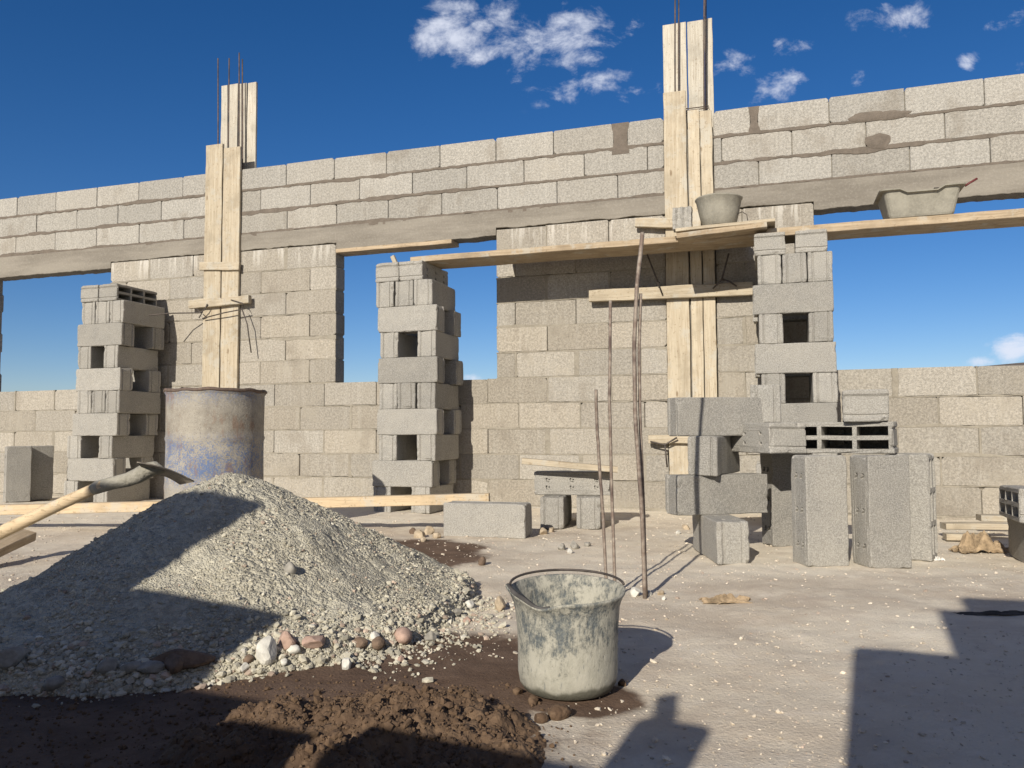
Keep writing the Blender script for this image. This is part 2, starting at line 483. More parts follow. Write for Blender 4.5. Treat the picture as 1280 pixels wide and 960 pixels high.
# ring beam: a cast strip with slightly ragged upper and lower edges
def ribbon(mb, s0, s1, ztop, zbot, amp_t, amp_b, y0, y1, step=.02, sc=6.0, seed=0.0, drip=0.0):
    n = max(2, int((s1 - s0) / step)); V = []; Fs = []
    for i in range(n + 1):
        s = s0 + (s1 - s0) * i / n
        zt = ztop + amp_t * fbm(s, seed, sc, 4, seed + 1); zb = zbot + amp_b * fbm(s, seed, sc, 4, seed + 9) 
        if drip: 
            d_ = fbm(s, 0, 1.7, 3, seed + 21)
            zb -= drip * max(0, d_ - .15) * 2.2
            d2 = fbm(s, 0, 1.3, 3, seed + 31)
            zt += drip * max(0, d2 - .25) * 2.0
        yj = y0 + .0015 * fbm(s, 1, 12, 2, seed)
        V += [(s, yj + .002, zt), (s, yj, zt - .003), (s, yj, zb + .003), (s, yj + .003, zb), (s, y1, zb), (s, y1, zt)]
    for i in range(n):
        for k_ in range(6):
            Fs.append((i*6+k_, i*6+(k_+1) % 6, (i+1)*6+(k_+1) % 6, (i+1)*6+k_))
    Fs.append((0, 5, 4, 3, 2, 1)); Fs.append(tuple(n * 6 + q for q in range(6)))
    mb.add(V, Fs)
mb = MB()
for a, b in cut(S0, S1, FORM):
    segs = sorted(set([a, b] + [x for o_ in O for x in o_ if a < x < b]))
    for x, y in zip(segs[:-1], segs[1:]):
        inside = any(o0 - 1e-4 <= x and y <= o1 + 1e-4 for o0, o1 in O)
        ribbon(mb, x, y, Z_B - .001, Z_SOF if inside else Z_JT + .001, .003, .008 if inside else .010, -.004, TH + .004, .015, 9, 3.3)
mb.build('ring_beam', M['beam'], wall)
# thick fresh bed joints of the three top courses
mb = MB()
for i, z in enumerate((Z_B + .006, Z_B + RH, Z_B + 2 * RH)):
    for a, b in cut(S0, S1, FORM):
        ribbon(mb, a, b, z + .010, z - (.013 if i else .010), .008, .010, -.0035, .06, .012, 11, 4.4 + i * 7, .018)
for (a, b), zz in ((gap1, .02), (gap2, .012)):
    n = 12
    V = []; Fs = []
    for i in range(n + 1):
        t = i / n; z = Z_B + 2 * RH - .05 * (b - a > .1) + (Z_T - .005 - (Z_B + 2 * RH - .05 * (b - a > .1))) * t
        wdt = .008 * math.cos(t * 6) + .006 * random.random()
        V += [(a - .004 - wdt, -.004, z), (b + .004 + wdt, -.004, z), (b + .004, .1, z), (a - .004, .1, z)]
    for i in range(n):
        for k_ in range(4): Fs.append((i*4+k_, i*4+(k_+1) % 4, (i+1)*4+(k_+1) % 4, (i+1)*4+k_))
    Fs += [(3, 2, 1, 0), (n*4, n*4+1, n*4+2, n*4+3)]
    mb.add(V, Fs)
def blob(mb, px, py, pw_, ph_, seed):
    s, z = pw(px, py); sw = pw_ / 190; sh = ph_ / 190; n = 22; V = [(s, -.010, z)]
    for ring, (q, y) in enumerate(((.6, -.009), (1, -.0045), (1.0, .01))):
        for i in range(n):
            a = 2 * math.pi * i / n; k_ = q * (1 + .3 * mnoise.noise(Vector((math.cos(a) * 1.5, math.sin(a) * 1.5, seed))))
            V.append((s + sw * k_ * math.cos(a), y, z + sh * k_ * math.sin(a)))
    Fs = [(0, 1 + i, 1 + (i + 1) % n) for i in range(n)]
    for r_ in range(2):
        for i in range(n): Fs.append((1+r_*n+i, 1+(r_+1)*n+i, 1+(r_+1)*n+(i+1) % n, 1+r_*n+(i+1) % n))
    mb.add(V, Fs)
blob(mb, 1085, 146, 24, 7, 1.0); blob(mb, 1115, 144, 22, 6, 2.0); blob(mb, 1097, 176, 17, 10, 3.0)
mb.build('fresh_mortar_joints', M['mortar_dark'], wall)
# old flush joints of the lower courses
mb = MB()
for i in range(-5, 6):
    z = Z_SILL + i * H
    holes = FORM + (O if i > 0 else [])
    for a, b in cut(S0, S1, holes):
        if i == 0:
            for x, y in cut(a, b, O): ribbon(mb, x, y, z + .006, z - .006, .004, .004, .001, .05, .02, 9, i * 3 + 50, .01)
        else:
            ribbon(mb, a, b, z + .005, z - .006, .006, .006, .0005, .05, .02, 9, i * 3 + 50, .02)
for q, z0, z1 in PERP:
    n = 12; V = []; Fs = []; w0 = random.choice((.006, .009, .014, .022)); sk = random.uniform(-.006, .006)
    for i in range(n + 1):
        t = i / n; z = z0 + .002 + (z1 - z0 - .004) * t; a = w0 * (1 + .5 * mnoise.noise(Vector((q * 9, t * 4, 1)))); b = w0 * (1 + .5 * mnoise.noise(Vector((q * 9, t * 4, 7))))
        V += [(q + sk - a, .0035, z), (q + sk - a + .004, -.0022, z), (q + sk + b - .004, -.0022, z), (q + sk + b, .0035, z), (q + sk + b, .03, z), (q + sk - a, .03, z)]
    for i in range(n):
        for k_ in range(6): Fs.append((i*6+k_, i*6+(k_+1) % 6, (i+1)*6+(k_+1) % 6, (i+1)*6+k_))
    Fs += [tuple(range(5, -1, -1)), tuple(n*6 + r_ for r_ in range(6))]
    mb.add(V, Fs)
mb.build('old_mortar_joints', M['mortar_old'], wall)

# ------------------------------------------------------------------ the hollow block
def make_block_mesh(seed, closed_grey=False):
    rnd = random.Random(seed)
    L, W, Z = .25, .075, .0985
    e = [(-W, 0), (-.051, 0), (-.048, .009), (-.041, .009), (-.038, .003), (.038, .003), (.041, .009), (.048, .009), (.051, 0), (W, 0)]
    out = [(L - d, y) for y, d in e] + [(-L + d, y) for y, d in reversed(e)]
    jit = lambda a: rnd.uniform(-a, a)
    def rect(x0, x1, y0, y1): return [(x0, y0), (x0, y1), (x1, y1), (x1, y0)]
    cells = []
    cw = .1367
    for i in range(3):
        x0 = -.225 + i * (cw + .02)
        for y0 in (-.054, .010): cells.append(rect(x0, x0 + cw, y0, y0 + .044))
    slits = []
    for i in range(3):
        xc = -.157 + i * .157
        for yc in (-.024, .024):
            slits.append([(xc + .014, yc - .010), (xc + .006, yc - .017), (xc - .010, yc - .012), (xc - .016, yc + .006), (xc - .010, yc + .013), (xc + .002, yc + .002), (xc + .012, yc + .006)][::-1])
    bm = bmesh.new()
    def loop(pts, z): return [bm.verts.new((x, y, z)) for x, y in pts]
    ob, ot = loop(out, -Z), loop(out, Z)
    n = len(out)
    for i in range(n): bm.faces.new((ob[i], ob[(i+1) % n], ot[(i+1) % n], ot[i]))
    def cap(outer, ovs, holes, z, depth):
        hv = [loop(h, z) for h in holes]
        allv = ovs + [v for h in hv for v in h]
        for t in tessellate_polygon([[Vector((x, y, 0)) for x, y in outer]] + [[Vector((x, y, 0)) for x, y in h] for h in holes]):
            try: bm.faces.new([allv[i] for i in t])
            except ValueError: pass
        for h, vs in zip(holes, hv):
            cx = sum(x for x, _ in h) / len(h); cy = sum(y for _, y in h) / len(h)
            inner = [bm.verts.new((cx + (x - cx) * .93, cy + (y - cy) * .9, z + depth)) for x, y in h]
            k_ = len(h)
            for i in range(k_): bm.faces.new((vs[i], vs[(i+1) % k_], inner[(i+1) % k_], inner[i]))
            bm.faces.new(inner)
    cap(out, ob, cells, -Z, .183)
    cap(out, ot, slits, Z, -.035)
    bmesh.ops.recalc_face_normals(bm, faces=bm.faces)
    oset = set(ob) | set(ot)
    obs, ots = set(ob), set(ot)
    edges = []
    for ed in bm.edges:
        a, b = ed.verts
        if a in oset and b in oset and len(ed.link_faces) == 2:
            if ed.calc_face_angle(0) > 1.2: edges.append(ed)
    bmesh.ops.bevel(bm, geom=edges, offset=.0035 + rnd.random() * .002, segments=1, affect='EDGES', profile=.6, clamp_overlap=True)
    longe = [ed for ed in bm.edges if ed.calc_length() > .1 and all(abs(abs(v.co.x) - L) < .012 or abs(abs(v.co.y) - W) < .007 for v in ed.verts)]
    bmesh.ops.subdivide_edges(bm, edges=longe, cuts=9)
    bmesh.ops.triangulate(bm, faces=bm.faces[:])
    # warp slightly, knock corners
    kn = [Vector((rnd.choice((-1, 1)) * L, rnd.choice((-1, 1)) * W, rnd.choice((-1, 1)) * Z)) for _ in range(3)]
    ev = [v.co.copy() for v in bm.verts if sum((abs(abs(v.co.x) - L) < .012, abs(abs(v.co.y) - W) < .007, abs(abs(v.co.z) - Z) < .007)) >= 2]
    chips = [(rnd.choice(ev), rnd.uniform(.012, .026)) for _ in range(16)]
    for v in bm.verts:
        for c, r_ in chips:
            dd = (v.co - c).length
            if dd < r_: v.co += (-c).normalized() * (r_ - dd) * .35
        for c in kn:
            dd = (v.co - c).length
            if dd < .022: v.co += (-c).normalized() * (.022 - dd) * .4
        v.co += Vector((mnoise.noise(v.co * 9 + Vector((seed, 0, 0))), mnoise.noise(v.co * 9 + Vector((0, seed, 0))), mnoise.noise(v.co * 9 + Vector((0, 0, seed))))) * .003
    return bm_mesh('concrete_block', bm, M['block'])
BM = [make_block_mesh(s) for s in (1.3, 5.7, 9.1, 14.4, 21.0)]
bcount = [0]
def block(center, rot3, label, group):
    me = BM[bcount[0] % len(BM)]; bcount[0] += 1
    o = bpy.data.objects.new('concrete_block', me); link(o)
    mt = rot3.to_4x4(); mt.translation = center
    o.matrix_world = mt
    return tag(o, label, 'block', group)
RX = lambda a: Matrix.Rotation(a, 3, 'X')
RY = lambda a: Matrix.Rotation(a, 3, 'Y')
RZ = lambda a: Matrix.Rotation(a, 3, 'Z')
ORD = ['topmost', 'second', 'third', 'fourth', 'fifth', 'sixth', 'seventh', 'eighth', 'ninth', 'bottom']

def tower(s_left, w_front, layers, name, grp, shift, zb=0.0):
    """layers top->bottom; each is (kind, ds_left); blocks rest on one another"""
    hts = [.15 if l[0] == 'F2' else .197 for l in layers]
    z = zb + sum(hts)
    n = len(layers)
    for li, ((kind, ds), hh) in enumerate(zip(layers, hts)):
        zc = z - hh / 2; z -= hh
        lay = 'topmost layer' if li == 0 else ('bottom layer' if li == n - 1 else ORD[li] + ' layer from the top')
        j = lambda a: random.uniform(-a, a)
        def put(s, w, rot, what):
            block(WF(s, w, zc), RZ(YAW + j(.02)) @ rot, what + ', ' + lay + ', ' + name, grp)
        x0 = s_left + ds
        if kind == 'S':
            put(x0 + .25, w_front - .075, RZ(math.pi * random.randint(0, 1)), 'front lengthwise block')
            put(x0 + .25 + j(.015), w_front - .425, RZ(0), 'rear lengthwise block')
        elif kind == 'H2':
            a, b = layers_gap.get((name, li), (.085, .40))
            put(x0 + a, w_front - .25, RZ(math.pi / 2), 'left end-on block')
            put(x0 + b, w_front - .25, RZ(-math.pi / 2), 'right end-on block')
        elif kind == 'H3':
            for q, nm in enumerate(('left', 'middle', 'right')):
                put(x0 + .078 + q * .158, w_front - .25 + j(.006), RZ(math.pi / 2 * random.choice((-1, 1))), nm + ' end-on block')
        elif kind == 'F2':
            side = 1 if 'left' in name else -1
            put(x0 + .10, w_front - .25, RZ(math.pi / 2) @ RX(-side * math.pi / 2), 'left flat-lying block')
            put(x0 + (.365 if 'right' in name else .305), w_front - .25 + (.0), RZ(math.pi / 2) @ RX(-side * math.pi / 2), 'right flat-lying block')
layers_gap = {('grey left block stack', 3): (.075, .36), ('grey left block stack', 7): (.085, .44), ('grey left block stack', 9): (.085, .42)}
PAT = ['F2', 'H3', 'S', 'H2', 'S', 'H3', 'S', 'H2', 'S', 'H2']
WFR = .60
def lefts(xs, ys): return [ps(x, WFR, y) for x, y in zip(xs, ys)]
ysL = [366, 390, 417, 445, 472, 500, 528, 557, 585, 612]
L_ = lefts([100, 101, 96, 97, 94, 96, 90, 82, 84, 78], ysL)
tower(0, WFR, list(zip(PAT, L_)), 'grey left block stack', 'hollow blocks piled in the left stack', 0)
ysM = [338, 365, 395, 428, 460, 492, 524, 556, 589, 620]
M_ = lefts([469, 470, 472, 473, 472, 473, 471, 472, 465, 465], ysM)
tower(0, WFR, list(zip(PAT, M_)), 'grey middle block stack', 'hollow blocks piled in the middle stack', 0)
ysR = [300, 333, 370, 407, 444, 481, 515, 550, 585, 620]
R_ = lefts([942, 946, 941, 946, 944, 950, 945, 950, 945, 950], ysR)
layers_gap[('grey right block stack', 0)] = (0.1, .36)
F2GAP = .37
PATR = ['F2', 'H3', 'S', 'H2', 'S', 'H2', 'S', 'H2', 'S', 'H2']
tower(0, WFR + .03, list(zip(PATR, R_)), 'grey right block stack', 'hollow blocks piled in the right stack', 0)

# ------------------------------------------------------------------ loose blocks, placed by the foot or corner they show
def gblock(px, py, Y, rot, label, grp):
    """photo centre of the block at depth Y"""
    return block(AT(px, py, Y), rot, label, grp)
LG = 'loose hollow blocks near the right stack'
# standing cluster
def stand(px_l, px_r, py_b, yaw, label, zc=.25, flip=-1):
    """block on its end: front-left / front-right foot in the photo"""
    a = G(px_l, py_b); b = G(px_r, py_b)
    mid = (a + b) / 2
    back = Vector((-math.sin(yaw), math.cos(yaw), 0)) * .075
    c = mid + back; c.z = zc
    return block(c, RZ(yaw) @ RY(flip * math.pi / 2), label, LG)
stand(1086, 1144, 711, R(8), 'upright grey block on end with its slot face left, rightmost of the front pair')
stand(1010, 1063, 709, R(7), 'upright grey block standing on end with chipped slots, directly below the six-cell block')
stand(1112, 1160, 700, R(-38), 'upright grey block standing half hidden behind the rightmost upright block')
stand(967, 1012, 684, R(6), 'upright grey block set at an angle left of the two slotted upright blocks')
# blocks resting on them
c = AT(1068, 549, 3.86); c.z = .50 + .075
block(Vector((1.60, 3.93, .577)), RZ(R(-30)) @ RX(-math.pi / 2), 'grey block on its side showing its six open cells to the front', LG)
block(Vector((1.28, 4.12, .577)), RZ(R(-78)) @ RX(math.pi / 2), 'plain grey block lying left of the block with six open cells', LG)
block(Vector((1.745, 3.98, .728)), RZ(R(68)) @ RX(math.pi / 2), 'short looking grey block laid on top of the block with six open cells', LG)
block(Vector((1.38, 4.36, .752)), RZ(R(72)), 'grey block end pointing forward under the lowest hole of the right stack', LG)
# pile of four in front of the right formwork
PG = 'hollow blocks piled loosely before the right column'
zc = .10
block(Vector((1.015, 3.98, .0975)), RZ(R(90)), 'lowest grey block of the loose pile, end towards the viewer, standing on the ground', PG)
block(Vector((1.04, 4.12, .293)), RZ(R(14)), 'lengthwise grey block third from the top of the loose pile', PG)
block(Vector((1.06, 4.22, .489)), RZ(R(62)), 'twisted grey block second from the top of the loose pile', PG)
block(Vector((1.07, 4.17, .685)), RZ(R(10)), 'topmost lengthwise grey block of the loose pile with a rod shadow on it', PG)
# single lying block in mid ground
a = G(555, 671); b = G(655, 674)
mid = (a + b) / 2
yw = math.atan2((b - a).y, (b - a).x)
mid += Vector((-math.sin(yw), math.cos(yw), 0)) * .085
block(Vector((mid.x, mid.y, .098)), RZ(yw - .02), 'single pale grey block lying lengthwise at the end of the long timber', 'single blocks lying around')
# blocks at the small pile with the wood offcut
g1 = G(705, 655)
block(Vector((.29, 5.33, .10)), RZ(R(80)), 'end-on grey block under the left half of the small pile with a wood offcut', 'blocks of the small pile')
block(Vector((.50, 5.30, .10)), RZ(R(84)), 'end-on grey block under the right half of the small pile with a wood offcut', 'blocks of the small pile')
block(Vector((.40, 5.32, .275)), RZ(R(-8)) @ RX(math.pi / 2), 'grey block laid flat across two others under the wood offcut', 'blocks of the small pile')
# dark blocks far left at the wall foot
p = G(14, 628); block(Vector((p.x, p.y + .08, .25)), RZ(R(38)) @ RY(-math.pi / 2), 'upright dark grey block at the wall foot by the left photo edge', 'upright blocks left of the left stack')
p = G(34, 626); block(Vector((p.x + .03, p.y + .12, .25)), RZ(R(48)) @ RY(math.pi / 2), 'upright grey block in front of the wall between photo edge and left stack', 'upright blocks left of the left stack')
# right edge pile
p = G(1288, 702)
def axes3(x, mz):
    x = x.normalized(); z = -(mz - x * mz.dot(x)).normalized(); y = z.cross(x)
    return Matrix((x, y, z)).transposed()
block(Vector((2.405, 3.733, .27)), axes3(Vector((-.38, -.92, .03)), Vector((-.92, .38, .02))), 'block lying with its shaded cells turned left at the right photo edge', 'blocks at the right photo edge')
block(Vector((2.42, 3.72, .0975)), RZ(math.atan2(-.92, -.38) + .05), 'shaded grey block on the ground under the one with cells at the right photo edge', 'blocks at the right photo edge')

# ------------------------------------------------------------------ planks
def plank_mesh(name, L, W, T, mat, seed=0, rough=.004, wane=0.0, seg=None):
    """length along X centred, width Y, thickness Z; ragged edges"""
    n = seg or max(4, int(L / .06)); V = []; Fs = []
    for i in range(n + 1):
        x = -L / 2 + L * i / n
        e = rough * fbm(x, 0, 5, 3, seed + 2); e2 = rough * fbm(x, 0, 5, 3, seed + 12) - wane * max(0, fbm(x, 0, 2, 2, seed + 7))
        t = rough * .5 * fbm(x, 0, 4, 2, seed + 30)
        xe = x + (rough * 1.5 * random.uniform(-1, 1) if i in (0, n) else 0)
        y0, y1, z0, z1, c = -W/2 + e, W/2 + e2, -T/2 + t, T/2 + t, min(.003, T * .15)
        V += [(xe, y0 + c, z0), (xe, y1 - c, z0), (xe, y1, z0 + c), (xe, y1, z1 - c), (xe, y1 - c, z1), (xe, y0 + c, z1), (xe, y0, z1 - c), (xe, y0, z0 + c)]
    for i in range(n):
        for k_ in range(8): Fs.append((i*8+k_, (i+1)*8+k_, (i+1)*8+(k_+1) % 8, i*8+(k_+1) % 8))
    Fs.append(tuple(range(8))); Fs.append(tuple(n*8 + q for q in reversed(range(8))))
    return mesh_np(name, V, Fs, mat)
def axes(x, y_hint):
    x = x.normalized(); z = x.cross(y_hint).normalized(); y = z.cross(x)
    return Matrix((x, y, z)).transposed()
def plank(name, p0, p1, W, T, mat, yh, parent=None, seed=0, rough=.004, wane=0.0):
    """p0,p1 world ends of the centre line; yh = direction of the width"""
    L = (p1 - p0).length
    me = plank_mesh(name, L, W, T, mat, seed, rough, wane)
    o = bpy.data.objects.new(name, me); link(o)
    mt = axes(p1 - p0, yh).to_4x4(); mt.translation = (p0 + p1) / 2
    if parent:
        o.parent = parent; o.matrix_parent_inverse = Matrix.Identity(4)
        o.matrix_local = parent.matrix_world.inverted() @ mt
    else: o.matrix_world = mt
    return o
bpy.context.view_layer.update()
UP = Vector((0, 0, 1))

def wp(px, py, w): s, z = pw(px, py, w); return WF(s, w, z)
# scaffold planks
def splank(px0, py0, px1, py1, w, width, thick, mat, name, label, seed, wane=.0, zfix=None, grp='planks of the scaffold'):
    """photo points of the front top edge"""
    a = wp(px0, py0, w); b = wp(px1, py1, w)
    if zfix: a.z, b.z = zfix
    off = nv * (width / 2) - UP * (thick / 2)
    o = plank(name, a + off, b + off, width, thick, mat, nv, None, seed, .006, wane)
    return tag(o, label, 'plank', grp)
splank(513, 318, 962, 285, .54, .33, .044, M['wood2'], 'scaffold_plank', 'long rough scaffold plank spanning from the middle block stack to the right column', 3, .01, (1.968, 1.970))
splank(958, 281, 1400, 250, .56, .27, .055, M['wood2'], 'scaffold_plank', 'long scaffold plank across the right window with the mortar tub on it', 9, .01, (1.968, 1.972))
splank(846, 300, 958, 290, .68, .2, .035, M['wood2'], 'board_offcut', 'short split board on the scaffold below the grey bucket, lower one of two', 14, .0, (1.955, 1.985), 'board offcuts below the scaffold bucket')
splank(845, 289, 968, 283, .66, .2, .022, M['wood'], 'board_offcut', 'thin short board directly under the grey bucket on the scaffold, upper one of two', 17, .0, (1.995, 2.008), 'board offcuts below the scaffold bucket')
splank(624, 311, 935, 290, .32, .29, .035, M['wood2'], 'scaffold_plank', 'shorter hidden scaffold plank added on the long left plank to shade the block wall', 27, .0, (2.005, 2.005))  # hidden plank, added so the shadow on the wall starts right below the scaffold
# form board under the middle lintel
a = wp(422, 312, .0); b = wp(566, 304, .0)
o = plank('lintel_board', WF(ps(421, 0, 312), -.06, Z_SOF - .018), WF(ps(566, 0, 304), -.06, Z_SOF - .018), .17, .034, M['wood2'], nv, None, 5, .005)
tag(o, 'wooden form board still fixed under the beam across the middle window', 'board')
a = wp(490, 313, .35); b = wp(499, 330, .35)
o = plank('wood_wedge', WF(ps(491, .3, 312), .3, 2.04), WF(ps(498, .3, 326), .3, 1.925), .035, .03, M['wood'], dv, None, 8, .002)
tag(o, 'small upright wood stick on top of the middle block stack', 'stick')

# ------------------------------------------------------------------ formwork + reinforcement
def formwork(Fm, front, rear, label, side):
    root = empty('column_formwork', WF((Fm[0] + Fm[1]) / 2, 0, 0), YAW)
    bpy.context.view_layer.update()
    tag(root, label, 'formwork', 'wooden column formworks on the wall')
    for i, (x0, x1, ytop, zb) in enumerate(front):
        s0 = ps(x0, .035, 300); s1 = ps(x1, .035, 300); zt = pw((x0 + x1) / 2, ytop, .035)[1]
        plank('front_board', WF((s0 + s1) / 2, .021, zb), WF((s0 + s1) / 2, .021, zt), s1 - s0 - .004, .028, M['wood'], dv, root, 20 + i + side * 7, .004)
    for i, (x0, x1, ytop) in enumerate(rear):
        w = -TH - .02
        s0 = ps(x0, w, 150); s1 = ps(x1, w, 150); zt = pw((x0 + x1) / 2, ytop, w)[1]
        plank('rear_board', WF((s0 + s1) / 2, w, 0.0), WF((s0 + s1) / 2, w, zt), s1 - s0 - .004, .026, M['wood_grey'], dv, root, 40 + i + side * 9, .003)
    return root
formL = formwork(FL, [(255, 276.5, 181, .0), (277.5, 299, 184, .0)], [(277, 298, 107), (298.8, 309, 105.5), (309.8, 321, 103.5)],
                 'tall pale plank formwork round the left column behind the rusty drum', 0)
formR = formwork(FR, [(831.5, 860.5, 114, .0), (862, 877, 137.5, .0), (877.6, 893, 138.5, .0)], [(830, 860, 30), (861, 882, 26), (882.6, 893, 24)],
                 'tall pale plank formwork round the right column above the loose block pile', 1)
def pt(px, py, w): return wp(px, py, w)
def batten(root, px0, py0, px1, py1, w, hgt, thick, seed, mat='wood'):
    plank('batten', pt(px0, py0, w), pt(px1, py1, w), hgt, thick, M[mat], UP, root, seed, .005, .006)
def tubes(name, polys, rad, mat, root):
    inv = root.matrix_world.inverted()
    for P in polys:
        mb = MB(); mb.tube([inv @ p for p in P], rad, 6); mb.build(name, mat, root, True)
batten(formL, 251, 333, 300, 332.5, .048, .075, .026, 61)
batten(formL, 238, 381, 313, 374, .060, .075, .045, 62)
tubes('tie_wire', [[pt(186, 394, .40), pt(215, 391.5, .25), pt(250, 391, .1), pt(256, 387, .09), pt(259, 380, .095)],
                   [pt(253, 398, .07), pt(280, 391, .1), pt(306, 386, .1), pt(303, 379, .09), pt(289, 375, .09)],
                   [pt(302, 385, .1), pt(309, 405, .1), pt(314, 441, .09)],
                   [pt(246, 386, .09), pt(252, 392, .1), pt(249, 397, .07)]], .0055, M['wire'], formL)
batten(formR, 736, 370, 940, 361, .060, .095, .05, 71)
batten(formR, 795, 279, 846, 279, .050, .07, .045, 72)
batten(formR, 812, 549, 900, 549, .058, .06, .04, 74)
tubes('tie_wire', [[pt(809, 318, .25), pt(822, 352, .13), pt(828, 368, .10)],
                   [pt(821, 352, .12), pt(824, 353, .12), pt(822, 356, .12)],
                   [pt(911, 317, .25), pt(902, 350, .13), pt(891, 361, .12)],
                   [pt(903, 349, .12), pt(912, 352, .13), pt(921, 358, .12)],
                   [pt(813, 552, .1), pt(831, 556, .1), pt(846, 547, .12)],
                   [pt(831, 555, .1), pt(834, 584, .09)]], .0065, M['wire'], formR)
# dark crack of the right front board is modelled by the seam between its two boards
def cage(Fm, bars, label, stir):
    root = empty('rebar_cage', WF((Fm[0] + Fm[1]) / 2, -.075, 0), YAW)
    bpy.context.view_layer.update(); inv = root.matrix_world.inverted()
    tag(root, label, 'rebar', 'rebar cages rising from the columns')
    for (px, py, w, pxb) in bars:
        s, z = pw(px, py, w); sb = ps(pxb, w, 250)
        mb = MB(); mb.tube([inv @ WF(sb, w, Z_B - .3), inv @ WF((sb + s) / 2, w, (Z_B + z) / 2 + .1), inv @ WF(s, w, z)], .006, 8)
        mb.build('bar', M['rust'], root, True)
    for z in stir:
        a, b = Fm[0] + .035, Fm[1] - .03
        mb = MB(); mb.tube([inv @ WF(*q) for q in ((a, -.03, z), (b, -.03, z), (b, -.12, z), (a, -.12, z), (a, -.03, z))], .004, 6)
        mb.build('stirrup', M['rust'], root, True)
cage(FL, [(272.5, 73, -.03, 273), (286.5, 73, -.03, 285), (299, 66, -.12, 299), (303, 74, -.12, 304)], 'four thin steel bars rising above the left column formwork', [Z_T + .03])
cage(FR, [(844, -60, -.03, 844), (848.5, -60, -.12, 848.5), (880.5, -60, -.03, 880), (882.5, -60, -.12, 882.5)], 'thin steel bars rising above the right column formwork and out of the photo', [Z_T + .04, Z_T + .055])

# ------------------------------------------------------------------ loose rods standing in front of the wall
def rod(pts, rad, label):
    base = Vector(pts[0]); mb = MB()
    P = [Vector(p) for p in pts]
    # densify
    Q = []
    for a, b in zip(P[:-1], P[1:]):
        for t in np.linspace(0, 1, 6)[:-1]: Q.append(a.lerp(b, t) + Vector((random.uniform(-1, 1), 0, 0)) * .0008)
    Q.append(P[-1])
    mb.tube([q - base for q in Q], rad, 8)
    o = mb.build('steel_rod', M['rod'], None, True); o.location = base
    return tag(o, label, 'rod', 'bent steel rods stuck upright in the ground')
rod([AT(759, 748, 2.98), AT(754, 650, 2.98), AT(750, 590, 2.98), AT(746, 530, 2.98), AT(745, 487, 2.96)], .006, 'shortest upright rod with a slightly bent tip, nearest the small block pile')
rod([AT(769, 748, 2.98), AT(765, 620, 3.0), AT(762, 500, 3.0), AT(763, 376, 3.02)], .006, 'straight upright rod of middling height, second from the left')
rod([AT(806, 748, 2.99), AT(803, 650, 2.99), AT(794, 520, 2.99), AT(793, 430, 3.0), AT(796, 360, 3.0), AT(803, 291, 3.02)], .008, 'tallest thick rod whose rusty top leans right')
rod([AT(808, 746, 3.03), AT(805, 650, 3.03), AT(800, 520, 3.02), AT(799, 440, 3.02), AT(801, 367, 3.02)], .006, 'thinner upright rod touching the tallest one on its right')

# ------------------------------------------------------------------ lathe helper
def lathe_mesh(name, prof, mat, n=64, fn=None, closed=False, smooth=True):
    V = []; Fs = []
    for (r_, z) in prof:
        for i in range(n):
            a = 2 * math.pi * i / n; p = Vector((r_ * math.cos(a), r_ * math.sin(a), z))
            if fn: p = fn(p, a, r_, z)
            V.append(p)
    m_ = len(prof)
    for j in range(m_ - 1):
        for i in range(n):
            i2 = (i + 1) % n; Fs.append((j*n+i, j*n+i2, (j+1)*n+i2, (j+1)*n+i))
    Fs.append(tuple(range(n - 1, -1, -1)))
    Fs.append(tuple((m_-1)*n + i for i in range(n)))
    return mesh_np(name, V, Fs, mat, smooth)

# ------------------------------------------------------------------ oil drum
def mat_drum():
    k = NT('dirty_blue_drum', .8)
    a = k.noise(5, 5, .7); b = k.noise(95, 6, .85); st = k.noise(20, 4, .7, k.mapping(scale=(1, 1, .25)))
    sepz = k.N.new('ShaderNodeSeparateXYZ'); k.L.new(k.co, sepz.inputs[0]); z = sepz.outputs[2]
    c = k.mix(k.smooth(a, .35, .65), (.36, .33, .275), (.25, .225, .185))
    c = k.mix(k.math('MULTIPLY', k.smooth(b, .54, .66), .7), c, (.52, .48, .40))
    dks = k.noise(130, 3, .7, k.mapping(loc=(3, 1, 2)))
    c = k.mix(k.math('MULTIPLY', k.smooth(dks, .58, .64), .6), c, (.14, .12, .11))
    blz = k.math('MAXIMUM', k.math('MULTIPLY', k.smooth(z, .64, .52), k.smooth(z, .2, .40)), k.math('MULTIPLY', k.smooth(z, .74, .86), .6))
    blue = k.math('MULTIPLY', k.smooth(k.math('ADD', k.math('MULTIPLY', b, .72), k.math('MULTIPLY', a, .28)), .505, .518), blz)
    c = k.mix(k.math('MULTIPLY', blue, .85), c, (.085, .15, .31))
    rs = k.smooth(k.math('ADD', k.math('MULTIPLY', st, .5), k.math('MULTIPLY', a, .5)), .53, .60)
    c = k.mix(k.math('MULTIPLY', rs, .45), c, (.23, .13, .08))
    return k.done(c, k.bump(b, .5, .004, k.bump(a, .5, .02)))
DR = .285
pd = AT(270, 520, 4.95)
def drumfn(p, a, r_, z):
    k_ = 1 + .012 * mnoise.noise(Vector((math.cos(a) * 2, math.sin(a) * 2, z * 3)))
    q = Vector((p.x * k_, p.y * k_, z))
    if z > .82: q.z += .009 * mnoise.noise(Vector((math.cos(a) * 3, math.sin(a) * 3, 4)))
    return q
prof = [(DR - .01, .0), (DR, .01)]
for zz in np.linspace(.04, .84, 41):
    rr = DR
    for rib in (.29, .585):
        rr += .008 * math.exp(-((zz - rib) / .010) ** 2)
    prof.append((rr, float(zz)))
